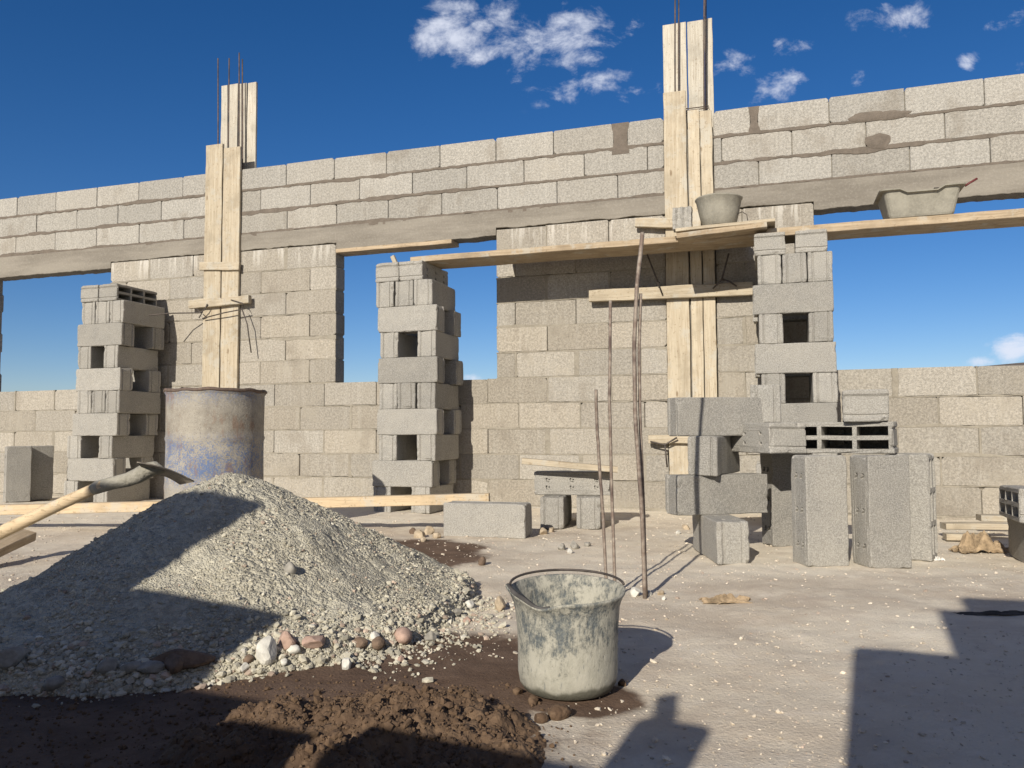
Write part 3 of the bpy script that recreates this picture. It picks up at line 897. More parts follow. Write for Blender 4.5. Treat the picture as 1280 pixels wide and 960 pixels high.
prof += [(DR, .845), (DR + .006, .852), (DR + .008, .860), (DR + .004, .868), (DR - .006, .868), (DR - .010, .858), (DR - .012, .80), (DR - .012, .45), (.0005 + DR * .5, .45)]
dr = empty('oil_drum', (pd.x, pd.y, 0), .4)
tag(dr, 'open dented steel drum with worn blue paint and rust behind the gravel heap', 'drum')
obj('drum_body', lathe_mesh('drum_body', prof, mat_drum(), 72, drumfn), dr)
mb = MB()
mb.tube([Vector(((DR + .006) * math.cos(t), (DR + .006) * math.sin(t), .868 + .009 * mnoise.noise(Vector((math.cos(t) * 3, math.sin(t) * 3, 4))))) for t in np.linspace(0, 2 * math.pi, 61)], .011, 8, False)
mb.build('drum_rim', mat_rust('grimy_rim', (.12, .09, .075), (.18, .13, .10), (.08, .07, .065)), dr, True)

# ------------------------------------------------------------------ rubber bucket in front
def mat_bucket():
    k = NT('mortar_caked_rubber', .8)
    a = k.noise(24, 6, .78, k.mapping(scale=(1, 1, .7))); b = k.noise(110, 5, .8, k.mapping(scale=(1, 1, .45))); c0 = k.noise(4.5, 3, .6)
    sc_ = k.noise(120, 3, .6, k.mapping(scale=(1, 1, .25), rot=(.2, .3, .5)))
    sepz = k.N.new('ShaderNodeSeparateXYZ'); k.L.new(k.co, sepz.inputs[0]); z = sepz.outputs[2]
    cake = k.math('ADD', k.math('MULTIPLY', a, .5), k.math('ADD', k.math('MULTIPLY', b, .28), k.math('MULTIPLY', c0, .22)))
    cake = k.math('ADD', cake, k.math('MULTIPLY', k.smooth(z, .16, .04), .07))
    f = k.math('MULTIPLY', k.smooth(cake, .415, .53), .93)
    rub = k.mix(k.smooth(b, .4, .65), (.10, .115, .12), (.19, .205, .20))
    dust = k.mix(k.smooth(a, .35, .65), (.34, .325, .265), (.43, .41, .34))
    dust = k.mix(k.math('MULTIPLY', k.smooth(sc_, .6, .7), .6), dust, (.17, .18, .175))
    c = k.mix(f, rub, dust)
    wl = k.math('ADD', z, k.math('MULTIPLY', k.noise(9, 3, .6), -.05))
    c = k.mix(k.math('MULTIPLY', k.smooth(wl, .008, -.004), .85), c, (.075, .072, .052))
    return k.done(c, k.bump(k.math('ADD', f, b), .5, .0035, k.bump(a, .3, .01)))
M['bucket'] = mat_bucket()
bc = Vector((.131, 1.965, 0))
RB, HB = .119, .236
def bfn(p, a, r_, z):
    t = max(0, (z - .12) / (HB - .12))
    q = Vector(p)
    dl = abs((a - math.pi * 1.03 + math.pi) % (2 * math.pi) - math.pi)       # left ear
    e = math.exp(-(dl / .20) ** 2) * t ** 3
    q.x *= 1 + .065 * e; q.y *= 1 + .02 * e; q.z += .012 * e
    dl2 = abs((a - math.pi * 1.32 + math.pi) % (2 * math.pi) - math.pi)      # dip of the folded lip
    q.z -= .015 * math.exp(-(dl2 / .28) ** 2) * t ** 3
    q.x *= 1 + .03 * t * math.cos(a) ** 2
    k_ = 1 + .010 * mnoise.noise(Vector((math.cos(a) * 1.6, math.sin(a) * 1.6, z * 9)))
    q.x *= k_; q.y *= k_
    q.z += .010 * t * math.sin(a)
    return q
pr = [(.06, .0), (.090, .001), (.106, .008), (.115, .022), (.119, .045)]
for zz in np.linspace(.065, .20, 12): pr.append((.1195 + .004 * ((zz - .065) / .135) ** 2, float(zz)))
pr += [(.1275, .215), (.1320, .226), (.1355, .231), (.1365, .235), (.1350, .239), (.1315, .2385), (.1285, .233), (.1235, .22), (.1185, .20), (.114, .06), (.10, .025), (.04, .02)]
bk = empty('rubber_bucket', bc, R(0))
tag(bk, 'mortar caked black rubber bucket standing on the ground in the foreground', 'bucket')
bo = obj('bucket_body', lathe_mesh('bucket_body', pr, M['bucket'], 96, bfn), bk)
mb = MB()                       # bail laid back over the far rim
P = []
for t in np.linspace(0, 1, 25):
    a = math.pi * 1.0 - t * math.pi * .98 
    rr = .134 + .004 * math.sin(math.pi * t)
    P.append(Vector((rr * math.cos(a) * 1.03, rr * math.sin(a) * 1.0, .246 + .013 * math.sin(math.pi * t) ** .7)))
mb.tube(P, .0032, 8)
mb.build('bail_handle', M['wire'], bk, True)
mb = MB()                       # rolled lip hanging down on the left front
P = []
for t in np.linspace(0, 1, 20):
    a = math.pi * (.98 + .40 * t)
    q = bfn(Vector((.134 * math.cos(a), .134 * math.sin(a), .238)), a % (2 * math.pi), .134, .236)
    P.append(q + Vector((-.004 * math.cos(a), -.004 * math.sin(a), -.001)))
mb.tube(P, [.0045 + .002 * math.sin(math.pi * i / 19) for i in range(20)], 8)
mb.build('rolled_lip', mat_plain('worn_rubber_edge', (.085, .08, .075), .7), bk, True)

# ------------------------------------------------------------------ bucket and tub on the scaffold
M['cement'] = mat_mortar('cement_dusted_plastic', (.24, .225, .185), (.33, .31, .255), .3)
zt = 2.003
s_, _z = pw(899, 285, .54); pb = WF(s_, .54, zt)
sb_ = empty('scaffold_bucket', pb, YAW)
tag(sb_, 'flared grey bucket coated with cement standing on the scaffold before the right column', 'bucket')
pr2 = [(.05, .0), (.105, .001), (.112, .006), (.135, .10), (.152, .185), (.158, .190), (.160, .196), (.156, .200), (.150, .196), (.131, .10), (.108, .015), (.03, .012)]
obj('bucket_body', lathe_mesh('bucket_body', pr2, M['cement'], 56, lambda p, a, r_, z: p * (1 + .008 * math.sin(2 * a))), sb_)
mb = MB()
mb.tube([Vector((.157 * math.cos(a), .157 * math.sin(a) * 1.0 + .0, .205 + .03 * math.sin(a))) for a in np.linspace(.1, math.pi - .1, 20)], .003, 6)
mb.build('bail_handle', M['wire'], sb_, True)
mb = MB(); mb.tube([Vector((.115, -.03, .075)), Vector((.155, -.05, .085)), Vector((.185, -.06, .06)), Vector((.19, -.06, .02))], .003, 6)
mb.build('wire_hook', M['wire'], sb_, True)

# mortar tub: tapered rectangular basin with a rim and a dip
def tub():
    s_, z_ = pw(1148, 268, .45); root = empty('mortar_tub', WF(s_, .45, 1.972), YAW)
    tag(root, 'grey tapered mortar tub caked with cement on the plank in the right window', 'tub')
    Wt, Wb, Dt, Db, h = .235, .185, .17, .11, .165
    def ringp(wx, wy, z, n=10, dip=0.0, r_=.03):
        P = []
        for cx, cy, a0 in ((wx - r_, -wy + r_, -90), (wx - r_, wy - r_, 0), (-wx + r_, wy - r_, 90), (-wx + r_, -wy + r_, 180)):
            for q in range(4):
                a = R(a0 + q * 30); P.append([cx + r_ * math.cos(a), cy + r_ * math.sin(a), z])
        out = []
        for i in range(len(P)):
            a = P[i]; b = P[(i + 1) % len(P)]
            m_ = 10 if i % 4 == 3 else 1
            for t in range(m_): out.append([a[j] + (b[j] - a[j]) * t / m_ for j in range(3)])
        for p_ in out:
            if dip and abs(p_[1]) > wy - .01 and abs(p_[0]) < wx * .5:
                p_[2] -= dip * .8 * min(1, (1 - abs(p_[0]) / (wx * .5)) * 4)
        return out
    rings = [ringp(Wb * .5, Db * .5, 0), ringp(Wb, Db, 0), ringp(Wb + .006, Db + .006, .012), ringp(Wt - .012, Dt - .012, h - .004, dip=.03), ringp(Wt + .012, Dt + .01, h, dip=.03), ringp(Wt + .014, Dt + .012, h + .007, dip=.03),
             ringp(Wt - .014, Dt - .016, h + .006, dip=.03), ringp(Wb, Db, .02), ringp(Wb * .4, Db * .4, .018)]
    n = len(rings[0]); V = [v for r_ in rings for v in r_]; Fs = []
    for j in range(len(rings) - 1):
        for i in range(n): Fs.append((j*n+i, j*n+(i+1) % n, (j+1)*n+(i+1) % n, (j+1)*n+i))
    Fs.append(tuple(range(n - 1, -1, -1))); Fs.append(tuple((len(rings)-1)*n + i for i in range(n)))
    obj('tub_body', mesh_np('tub_body', V, Fs, M['cement'], False), root)
    tr = empty('trowel', WF(s_ + .21, .52, 1.972 + .175), YAW)
    tag(tr, 'small trowel with a dark blade lying across the corner of the mortar tub', 'trowel')
    mb = MB(); mb.add([(-.13, -.03, .004), (-.13, .05, .004), (.05, .0, .006), (-.13, -.03, .000), (-.13, .05, .0), (.05, 0, .002)], [(0, 2, 1), (3, 4, 5), (0, 1, 4, 3), (1, 2, 5, 4), (2, 0, 3, 5)])
    mb.build('blade', M['wire'], tr)
    mb = MB(); mb.tube([Vector((.05, 0, .004)), Vector((.075, .0, .02)), Vector((.12, 0, .045))], .007, 8); mb.build('handle', mat_plain('dark_red_grip', (.12, .03, .03), .5), tr, True)
    rd = WF(s_ + .125, .42, 1.972 + .182)
    bm = bmesh.new(); bmesh.ops.create_icosphere(bm, subdivisions=3, radius=.045)
    for v in bm.verts: v.co.z *= .38; v.co.x *= 1.1; v.co += v.co.normalized() * .008 * mnoise.noise(v.co * 30)
    o = obj('red_sponge', bm_mesh('red_sponge', bm, mat_plain('faded_red_foam', (.62, .15, .13), .8), True), None, rd)
    tag(o, 'small faded red sponge on the rim of the mortar tub', 'sponge')
tub()
# broken block piece on the scaffold
s_, z_ = pw(853, 280, .62)
bm = bmesh.new(); bmesh.ops.create_cube(bm, size=1)
bmesh.ops.subdivide_edges(bm, edges=bm.edges[:], cuts=7, use_grid_fill=True)
for v in bm.verts:
    v.co.x *= .125; v.co.y *= .10; v.co.z *= .15
    if abs(abs(v.co.x) - .021) < .012 and v.co.y < -.045: v.co.y += .014
    v.co += Vector([mnoise.noise(v.co * 38 + Vector((i * 9, 0, 0))) for i in range(3)]) * .007
o = obj('block_fragment', bm_mesh('block_fragment', bm, M['block']), None, WF(s_, .60, 1.995 + .072), YAW)
tag(o, 'broken grooved piece of grey block on the scaffold left of the bucket', 'block piece')

# ------------------------------------------------------------------ timbers on the ground
tm = plank('long_timber', AT(-330, 645, 5.35) + Vector((0, 0, 0)), AT(612, 623, 4.95), .075, .062, M['wood_timber'], Vector((0, 1, 0)), None, 81, .003)
tag(tm, 'long pale square timber lying level behind the gravel heap up to the single block', 'timber')
tp = plank('ground_board', AT(-60, 712, 3.55), AT(34, 668, 4.0), .09, .045, M['wood2'], Vector((.7, .7, 0)), None, 83, .003)
tag(tp, 'short board end lying under the hoe handle at the left photo edge', 'board')
o = plank('wood_offcut', AT(652, 576, 5.18) , AT(771, 587, 5.12), .12, .038, M['wood'], Vector((0, 1, 0)), None, 85, .006, .015)
tag(o, 'narrow wood offcut lying across the small block pile', 'offcut')
for i, (x0, y0, x1, y1, Y, w_, lb) in enumerate(((1178, 640, 1262, 643, 4.62, .1, 'wide wood offcut on top of the scrap wood beside the wall on the right'),
                                         (1182, 654, 1234, 656, 4.5, .08, 'short wood offcut at the bottom of the scrap wood on the right'),
                                         (1222, 632, 1275, 636, 4.8, .1, 'thin splintered wood piece behind the scrap wood on the right'))):
    a = AT(x0, y0, Y); b = AT(x1, y1, Y - .05)
    a.z = b.z = (.065, .022, .09)[i]
    o = plank('wood_offcut', a, b, w_, .035, M['wood'], Vector((0, 1, 0)), None, 90 + i, .006, .01)
    tag(o, lb, 'offcut', 'wood offcuts on the ground at the right')

# ------------------------------------------------------------------ gravel heap
HC = Vector((-1.04, 3.0, 0)); HH = .485
def heap_h(x, y):
    dx, dy = x - HC.x, y - HC.y
    a = math.atan2(dy, dx); r_ = math.hypot(dx, dy)
    ca_, sa_ = math.cos(a), math.sin(a)
    Rr = (.86 * max(0, ca_) ** 2 + .75 * max(0, -ca_) ** 2 + 1.02 * max(0, -sa_) ** 2 + .85 * max(0, sa_) ** 2) + .04 * mnoise.noise(Vector((math.cos(a) * 1.4, math.sin(a) * 1.4, 2.0)))
    t = r_ / Rr
    if t > 1.16: return -.06
    # rounded top, straight repose slope, small concave toe
    z = HH * (1.0 - math.sqrt(t * t + .010)) + .035
    if t > .82: z += .55 * (min(t, 1.0) - .82) ** 2 - (.0 if t < 1.0 else 1.2 * (t - 1.0) ** 1.3)
    z += .020 * fbm(x, y, 2.2, 3, 4.4) * min(1, t * 3 + .3) + .012 * fbm(x, y, 8, 3, 1.2)
    # run-out streaks down the slope
    z += .008 * mnoise.noise(Vector((math.cos(a) * 9, math.sin(a) * 9, r_ * 1.2)))
    return z
def heap_full(x, y): return heap_h(x, y) + .0055 * fbm(x, y, 34, 3, 6.0) + .0035 * abs(fbm(x, y, 85, 2, 2.0))
N_ = 300; hx = np.linspace(HC.x - 1.3, HC.x + 1.3, N_); hy = np.linspace(HC.y - 1.25, HC.y + 1.25, N_)
HX, HY = np.meshgrid(hx, hy)
HZ = np.array([heap_full(float(x), float(y)) for x, y in zip(HX.ravel(), HY.ravel())])
HZ = np.maximum(HZ, -.04)
idx = np.arange(N_ * N_).reshape(N_, N_)
Fq = np.stack([idx[:-1, :-1].ravel(), idx[:-1, 1:].ravel(), idx[1:, 1:].ravel(), idx[1:, :-1].ravel()], 1)
keep = (HZ[Fq] > -.035).any(1)
Vh = np.stack([HX.ravel() - HC.x, HY.ravel() - HC.y, HZ], 1)
used = np.unique(Fq[keep]); remap = -np.ones(len(Vh), int); remap[used] = np.arange(len(used))
def mat_gravel(name, c0, c1, c2):
    k = NT(name, .97)
    a = k.noise(3.2, 4, .6); b = k.noise(30, 5, .7); v = k.voro(75); v2 = k.voro(170); vc = k.voro(75, out='Color')
    c = k.mix(k.smooth(a, .35, .65), c0, c1)
    c = k.mix(k.math('MULTIPLY', k.smooth(b, .45, .72), .55), c, c2)
    bw = k.N.new('ShaderNodeRGBToBW'); k.L.new(vc, bw.inputs[0])
    c = k.scalecol(c, k.math('MULTIPLY_ADD', bw.outputs[0], .5, .76))
    sand = k.smooth(k.noise(5, 4, .65), .44, .60)
    h = k.math('ADD', k.math('MULTIPLY', k.math('MULTIPLY', v, -1.0), k.math('SUBTRACT', 1.15, sand)), k.math('ADD', k.math('MULTIPLY', v2, -.5), k.math('MULTIPLY', b, .8)))
    return k.done(c, k.bump(h, .9, .009))
M['gravel'] = mat_gravel('grey_sand_gravel', (.46, .43, .34), (.39, .36, .28), (.56, .525, .42))
heap = empty('gravel_heap', HC)
tag(heap, 'large conical heap of grey sandy gravel in the left foreground', 'gravel heap')
obj('heap_surface', mesh_np('heap_surface', Vh[used], remap[Fq[keep]], M['gravel'], True), heap)

# many small stones in one mesh ------------------------------------------------
bm = bmesh.new(); bmesh.ops.create_icosphere(bm, subdivisions=1, radius=1)
ICO = np.array([v.co[:] for v in bm.verts]); ICOF = np.array([[v.index for v in f.verts] for f in bm.faces]); bm.free()
def pebbles(name, pts, sizes, mat, parent=None, seed=1, flat=.7, tones=(.7, 1.35), origin=(0, 0, 0)):
    g = np.random.default_rng(seed); n = len(pts); k_ = len(ICO)
    shapes = ICO[None] * (1 + g.uniform(-.28, .28, (n, k_, 1)))
    sc3 = np.stack([g.uniform(.75, 1.3, n), g.uniform(.65, 1.1, n), g.uniform(flat * .75, flat * 1.25, n)], 1) * np.asarray(sizes)[:, None]
    V = shapes * sc3[:, None, :]
    a = g.uniform(0, 2 * np.pi, n); ca, sa = np.cos(a), np.sin(a)
    x = V[..., 0] * ca[:, None] - V[..., 1] * sa[:, None]; y = V[..., 0] * sa[:, None] + V[..., 1] * ca[:, None]
    b = g.uniform(-.6, .6, n); cb_, sb2 = np.cos(b), np.sin(b)
    x2 = x * cb_[:, None] + V[..., 2] * sb2[:, None]; z2 = -x * sb2[:, None] + V[..., 2] * cb_[:, None]
    V = np.stack([x2, y, z2], -1) + np.asarray(pts)[:, None, :] - np.array(origin)
    Fs = (ICOF[None] + (np.arange(n) * k_)[:, None, None]).reshape(-1, 3)
    me = mesh_np(name, V.reshape(-1, 3), Fs, mat, False)
    t = g.uniform(*tones, n); at = me.attributes.new('tone', 'FLOAT', 'POINT'); at.data.foreach_set('value', np.repeat(t, k_).astype(np.float32))
    h = g.uniform(0, 1, n); at = me.attributes.new('hue', 'FLOAT', 'POINT'); at.data.foreach_set('value', np.repeat(h, k_).astype(np.float32))
    o = obj(name, me, parent)
    if parent is None: o.location = origin
    return o
def mat_peb(name, base, pink, pale):
    k = NT(name, .92); tone = k.attr('tone'); hue = k.attr('hue')
    c = k.mix(k.smooth(hue, .90, .97), base, pale); c = k.mix(k.smooth(hue, .12, .06), c, pink)
    c = k.scalecol(c, tone); n = k.noise(120, 3, .6)
    return k.done(c, k.bump(n, .4, .002))
M['peb'] = mat_peb('gravel_stones', (.44, .41, .325), (.42, .33, .26), (.53, .50, .42))
M['peb2'] = mat_peb('ground_chips', (.56, .49, .39), (.44, .35, .28), (.58, .52, .42))
pts = []; sizes = []
g = np.random.default_rng(3)
while len(pts) < 16000:
    a = g.uniform(0, 2 * math.pi); t = math.sqrt(g.uniform(0, 1))
    x = HC.x + 1.12 * t * math.cos(a); y = HC.y + 1.08 * t * math.sin(a)
    if y > HC.y + .25: continue
    if g.uniform() > .25 + .75 * t ** 1.5: continue
    if t < .9 and fbm(x, y, 4.5, 3, 17) + .4 * fbm(x * 3, y, 3, 2, 5) > .12 and g.uniform() < .8: continue
    z = heap_full(x, y)
    if z < -.01: continue
    toe = max(0, (t - .72) / .28)
    s = .0013 + .0013 * g.exponential() * (1 + 2.0 * toe)
    s = min(s, .013)
    pts.append((x - HC.x, y - HC.y, z + s * .25)); sizes.append(s)
tag(pebbles('loose_gravel', pts, sizes, M['peb'], heap, 5), kind='stuff')

# stones strewn around the toe and over the ground
pts = []; sizes = []
while len(pts) < 2300:
    a = g.uniform(-math.pi, .35); t = .97 + abs(g.normal()) * .055
    if g.uniform() < .45: a = g.uniform(-.95, .0); t = 1.0 + abs(g.normal()) * .13
    ca_, sa_ = math.cos(a), math.sin(a)
    rr = .86 * max(0, ca_) ** 2 + .75 * max(0, -ca_) ** 2 + 1.02 * max(0, -sa_) ** 2 + .85 * max(0, sa_) ** 2
    x = HC.x + rr * t * ca_; y = HC.y + rr * t * sa_
    s = min(.016, .002 + .0030 * g.exponential())
    pts.append((x, y, max(ground_z(x, y), heap_full(x, y)) + s * .3)); sizes.append(s)
tag(pebbles('strewn_gravel', pts, sizes, M['peb'], None, 6), 'loose gravel strewn round the foot of the grey heap', 'gravel', kind='stuff')
pts = []; sizes = []
while len(pts) < 9500:
    Y = 1.2 + 5.0 * g.uniform() ** 1.3; x = g.uniform(-.75, .75) * Y
    if fbm(x, Y, .9, 2, 11) < -.25 and g.uniform() < .6: continue
    if x < .12 and Y < 2.2: continue
    s = min(.009, .0013 + .0012 * g.exponential() * (1 + Y * .18))
    pts.append((x, Y, ground_z(x, Y) + s * .2)); sizes.append(s)
tag(pebbles('ground_chips', pts, sizes, M['peb2'], None, 8, .5), 'small pale chips scattered over the dusty ground', 'chips', kind='stuff')

# individual larger stones
def hit_surface(px, py):
    r = ray(px, py); t = .8
    while t < 8:
        p = Vector((r.x * t, r.y * t, EYE + r.z * t))
        if p.z <= max(ground_z(p.x, p.y), heap_h(p.x, p.y)): return p
        t += .004
    return G(px, py)
def stone(px, py, size, col, label, sx=1.0, sz=.75, seed=0, angular=.25, name='stone', zoff=.6, grp='larger stones round the heap'):
    p = hit_surface(px, py); p.y += size * .4
    bm = bmesh.new(); bmesh.ops.create_icosphere(bm, subdivisions=3, radius=1)
    rnd = random.Random(seed + 5)
    planes = [(Vector((rnd.uniform(-1, 1), rnd.uniform(-1, 1), rnd.uniform(-.6, 1))).normalized(), rnd.uniform(.55, .85)) for _ in range(9)]
    for v in bm.verts:
        q = v.co.copy()
        for n_, d_ in planes:
            e = q.dot(n_) - d_
            if e > 0: q -= n_ * e * min(1, angular * 3)
        q += q.normalized() * .06 * mnoise.noise(q * 2.3 + Vector((seed, 0, 0)))
        v.co = Vector((q.x * size * sx, q.y * size * .8, q.z * size * sz))
    zz = ground_z(p.x, p.y)
    hz = heap_h(p.x, p.y)
    o = obj(name, bm_mesh(name, bm, STM[col], angular < .2), None, (p.x, p.y, max(zz, hz) + size * sz * zoff), rnd.uniform(0, 6))
    return tag(o, label, 'stone', grp)
STM = {'white': mat_plain('white_stone', (.58, .56, .50), .85, 0, .15, 40), 'pink': mat_plain('pink_stone', (.40, .28, .22), .85, 0, .2, 40),
       'brown': mat_plain('brown_stone', (.17, .12, .085), .9, 0, .25, 40), 'grey': mat_plain('grey_stone', (.30, .28, .24), .9, 0, .2, 40),
       'tan': mat_plain('tan_clod', (.42, .34, .24), .95, 0, .2, 40)}
for args in [
    (330, 836, .036, 'white', 'large angular white stone at the front foot of the gravel heap', .75, 1.1, 1, .4),
    (305, 843, .016, 'white', 'small white stone left of the large angular white one', 1, .8, 2, .3),
    (309, 833, .016, 'brown', 'small brown stone between the small white and the large white stone', 1.1, .8, 3, .2),
    (354, 834, .013, 'white', 'little round white stone right of the large angular white one', 1, .8, 4, .2),
    (356, 812, .030, 'pink', 'rounded pink stone just above the large white one', 1, .9, 5, .25),
    (364, 820, .020, 'white', 'flat white stone below the rounded pink stone', 1.2, .7, 6, .35),
    (393, 814, .034, 'pink', 'flat angular pink stone in the middle of the heap foot', 1.3, .6, 7, .35),
    (503, 806, .034, 'pink', 'smooth oval pink stone at the right part of the heap foot', 1.25, .7, 8, .05),
    (538, 803, .020, 'grey', 'square greyish pink stone right of the smooth oval one', 1, 1, 9, .4),
    (450, 812, .024, 'brown', 'brown lump left of a greenish lump at the heap foot', 1, .7, 10, .2),
    (472, 815, .026, 'brown', 'greenish brown lump beside the smooth oval pink stone', 1.2, .7, 11, .2),
    (468, 804, .018, 'white', 'white rounded stone above the greenish brown lump', .9, .9, 12, .2),
    (431, 837, .020, 'white', 'white stone lying alone on the wet soil in front of the heap', .7, 1.0, 13, .3),
    (502, 829, .014, 'pink', 'small pinkish stone alone on the wet soil below the oval pink one', 1, .9, 14, .3),
    (586, 762, .022, 'white', 'pale angular stone where the heap runs out to the right', 1, .9, 15, .35),
    (625, 764, .028, 'tan', 'yellowish pale stone just left of the rubber bucket', .7, 1.1, 16, .35),
    (584, 779, .016, 'pink', 'small pink stone on the right run-out of the heap', 1, .8, 17, .3),
    (570, 770, .018, 'grey', 'pale grey stone on the right run-out of the heap', 1.3, .7, 18, .3),
    (66, 869, .022, 'grey', 'rounded grey stone in the shade at the lower left', 1.2, .8, 19, .15),
    (222, 838, .055, 'brown', 'large flat dark rock in the shade at the foot of the heap', 1.5, .5, 20, .3),
    (215, 846, .030, 'brown', 'dark reddish stone below the large flat dark rock', 1.2, .8, 21, .3),
    (185, 848, .026, 'grey', 'grey oval stone in the shade left of the large dark rock', 1.4, .6, 22, .2),
    (8, 840, .035, 'grey', 'grey rock in the shade at the left photo edge', 1.3, .8, 23, .3),
    (131, 846, .024, 'grey', 'pale grey pebble in the row of shaded stones at the heap foot', 1.1, .9, 24, .2),
    (165, 845, .022, 'grey', 'long grey pebble in the middle of the row of shaded stones', 1.4, .7, 25, .2),
]:
    stone(*args)
stone(602, 707, .024, 'brown', 'small dark clod alone on the ground behind the rubber bucket', 1, 1, 31, .4, 'clod', .7, 'clods on the open ground')
stone(362, 716, .026, 'grey', 'fist sized grey stone lodged in the right face of the heap', .8, .9, 32, .15, 'stone', .2)
# rubble near rod feet, small pile, tan crumbs
rub = [(795, 746, .028, 'white'), (812, 745, .016, 'white'), (826, 744, .016, 'tan'), (830, 750, .012, 'white'), (703, 688, .03, 'grey'), (718, 686, .035, 'grey'), (735, 683, .024, 'grey'),
       (712, 692, .02, 'white'), (679, 668, .034, 'tan'), (690, 665, .026, 'tan'), (523, 672, .045, 'tan'), (536, 668, .04, 'tan'), (545, 673, .03, 'tan'), (516, 668, .03, 'brown'), (530, 677, .025, 'tan'),
       (756, 800, .0, 'tan'), (858, 662, .03, 'tan'), (848, 668, .02, 'white'), (870, 665, .02, 'grey')]
RL = ['biggest white lump left of the tall rod feet', 'small white lump at the foot of the tall rods', 'tan lump just right of the tall rod feet', 'smallest white lump, outermost right of the tall rod feet',
      'leftmost grey lump of the rubble before the small block pile', 'biggest grey lump of the rubble before the small block pile', 'rightmost grey lump of the rubble before the small block pile', 'white lump, nearest one of the rubble before the small block pile',
      'tan lump touching the right end of the single lying block', 'small tan lump between the single block and the small pile',
      'biggest tan clod left of the single lying block', 'second biggest tan clod, behind the biggest left of the single block', 'tan clod nearest the left end of the single lying block', 'only brown clod among the tan ones left of the single block', 'smallest tan clod, frontmost left of the single block', '',
      'tan lump on the ground left of the loose block pile', 'white lump left of the loose block pile', 'grey lump left of the loose block pile']
RG = ['rubble lumps by the rod feet'] * 4 + ['rubble before the small block pile'] * 4 + ['lumps right of the single block'] * 2 + ['crumbled clods left of the single block'] * 6 + ['lumps by the loose block pile'] * 3
for i, ((px, py, sz_, cc), lb_, gr_) in enumerate(zip(rub, RL, RG)):
    if sz_ <= 0: continue
    stone(px, py, sz_, cc, lb_, 1.1, .8, 40 + i, .4, 'rubble_lump', .5, gr_)

# ------------------------------------------------------------------ moist soil pile
SC_ = G(480, 905); SC_ = Vector((-.29, 1.60, 0))
def soil_h(x, y):
    dx, dy = (x - SC_.x) / .37, (y - SC_.y) / .30
    rr = math.hypot(dx, dy) * (1 + .18 * mnoise.noise(Vector((dx * 1.5, dy * 1.5, 5))))
    if rr > 1.15: return -.02
    return .095 * max(0, 1 - rr ** 1.7) ** .8
N2 = 200; sx_ = np.linspace(SC_.x - .62, SC_.x + .62, int(N2 * 1.5)); sy_ = np.linspace(SC_.y - .42, SC_.y + .42, N2)
SX, SY = np.meshgrid(sx_, sy_)
def soil_full(x, y):
    h_ = soil_h(x, y)
    if h_ <= -.01: return -.02
    v = Vector((x * 17, y * 17, 0)); d1, _p = mnoise.voronoi(v)
    lump = (d1[1] - d1[0])
    v = Vector((x * 42, y * 42, 3)); d2, _p = mnoise.voronoi(v)
    k_ = min(1, max(0, h_) / .03)
    return h_ - .006 + k_ * (.030 * (min(lump, .38) - .22) + .008 * (min(d2[1] - d2[0], .4) - .2) + .034 * fbm(x, y, 7, 5, 3) + .005 * fbm(x, y, 60, 2, 3))
SZ = np.array([soil_full(float(x), float(y)) for x, y in zip(SX.ravel(), SY.ravel())])
idx = np.arange(len(SZ)).reshape(N2, -1)
Fq = np.stack([idx[:-1, :-1].ravel(), idx[:-1, 1:].ravel(), idx[1:, 1:].ravel(), idx[1:, :-1].ravel()], 1)
keep = (SZ[Fq] > -.012).any(1)
k = NT('moist_brown_soil', .9)
a_ = k.noise(9, 4, .6); b_ = k.noise(60, 4, .7); v_ = k.voro(90)
c_ = k.mix(k.smooth(a_, .35, .65), (.095, .060, .037), (.150, .098, .060)); c_ = k.mix(k.math('MULTIPLY', k.smooth(b_, .5, .75), .5), c_, (.22, .15, .095))
M['soil'] = k.done(c_, k.bump(k.math('ADD', b_, k.math('MULTIPLY', v_, -.6)), .8, .006))
soil = empty('soil_pile', SC_); tag(soil, 'low crumbly pile of moist brown soil at the bottom centre', 'soil pile')
Vs = np.stack([SX.ravel() - SC_.x, SY.ravel() - SC_.y, SZ], 1)
used = np.unique(Fq[keep]); remap = -np.ones(len(Vs), int); remap[used] = np.arange(len(used))
obj('pile_surface', mesh_np('pile_surface', Vs[used], remap[Fq[keep]], M['soil'], True), soil)
pts = []; sizes = []
while len(pts) < 3600:
    x = SC_.x + g.normal() * .21; y = SC_.y + g.normal() * .17
    if x > .12: continue
    h_ = soil_full(x, y)
    if h_ < 0:
        if g.uniform() < .55: continue
        h_ = ground_z(x, y)
    s = min(.009, .0013 + .0017 * g.exponential())
    pts.append((x - SC_.x, y - SC_.y, h_ + s * .3)); sizes.append(s)
for _ in range(2600):
    x = g.uniform(-1.5, .0); y = g.uniform(1.32, 2.02)
    h_ = max(ground_z(x, y), soil_full(x, y), heap_h(x, y))
    s = min(.010, .0012 + .0013 * g.exponential())
    if heap_h(x, y) > 0: continue
    pts.append((x - SC_.x, y - SC_.y, h_ + s * .25)); sizes.append(s)
k = NT('soil_crumbs', .92); tn = k.attr('tone'); c_ = k.scalecol(k.mix(k.noise(30), (.095, .060, .037), (.150, .098, .060)), tn)
M['crumb'] = k.done(c_, k.bump(k.noise(150, 3), .6, .003))
tag(pebbles('soil_crumbs', pts, sizes, M['crumb'], soil, 12, .85, (.75, 1.25)), kind='stuff')
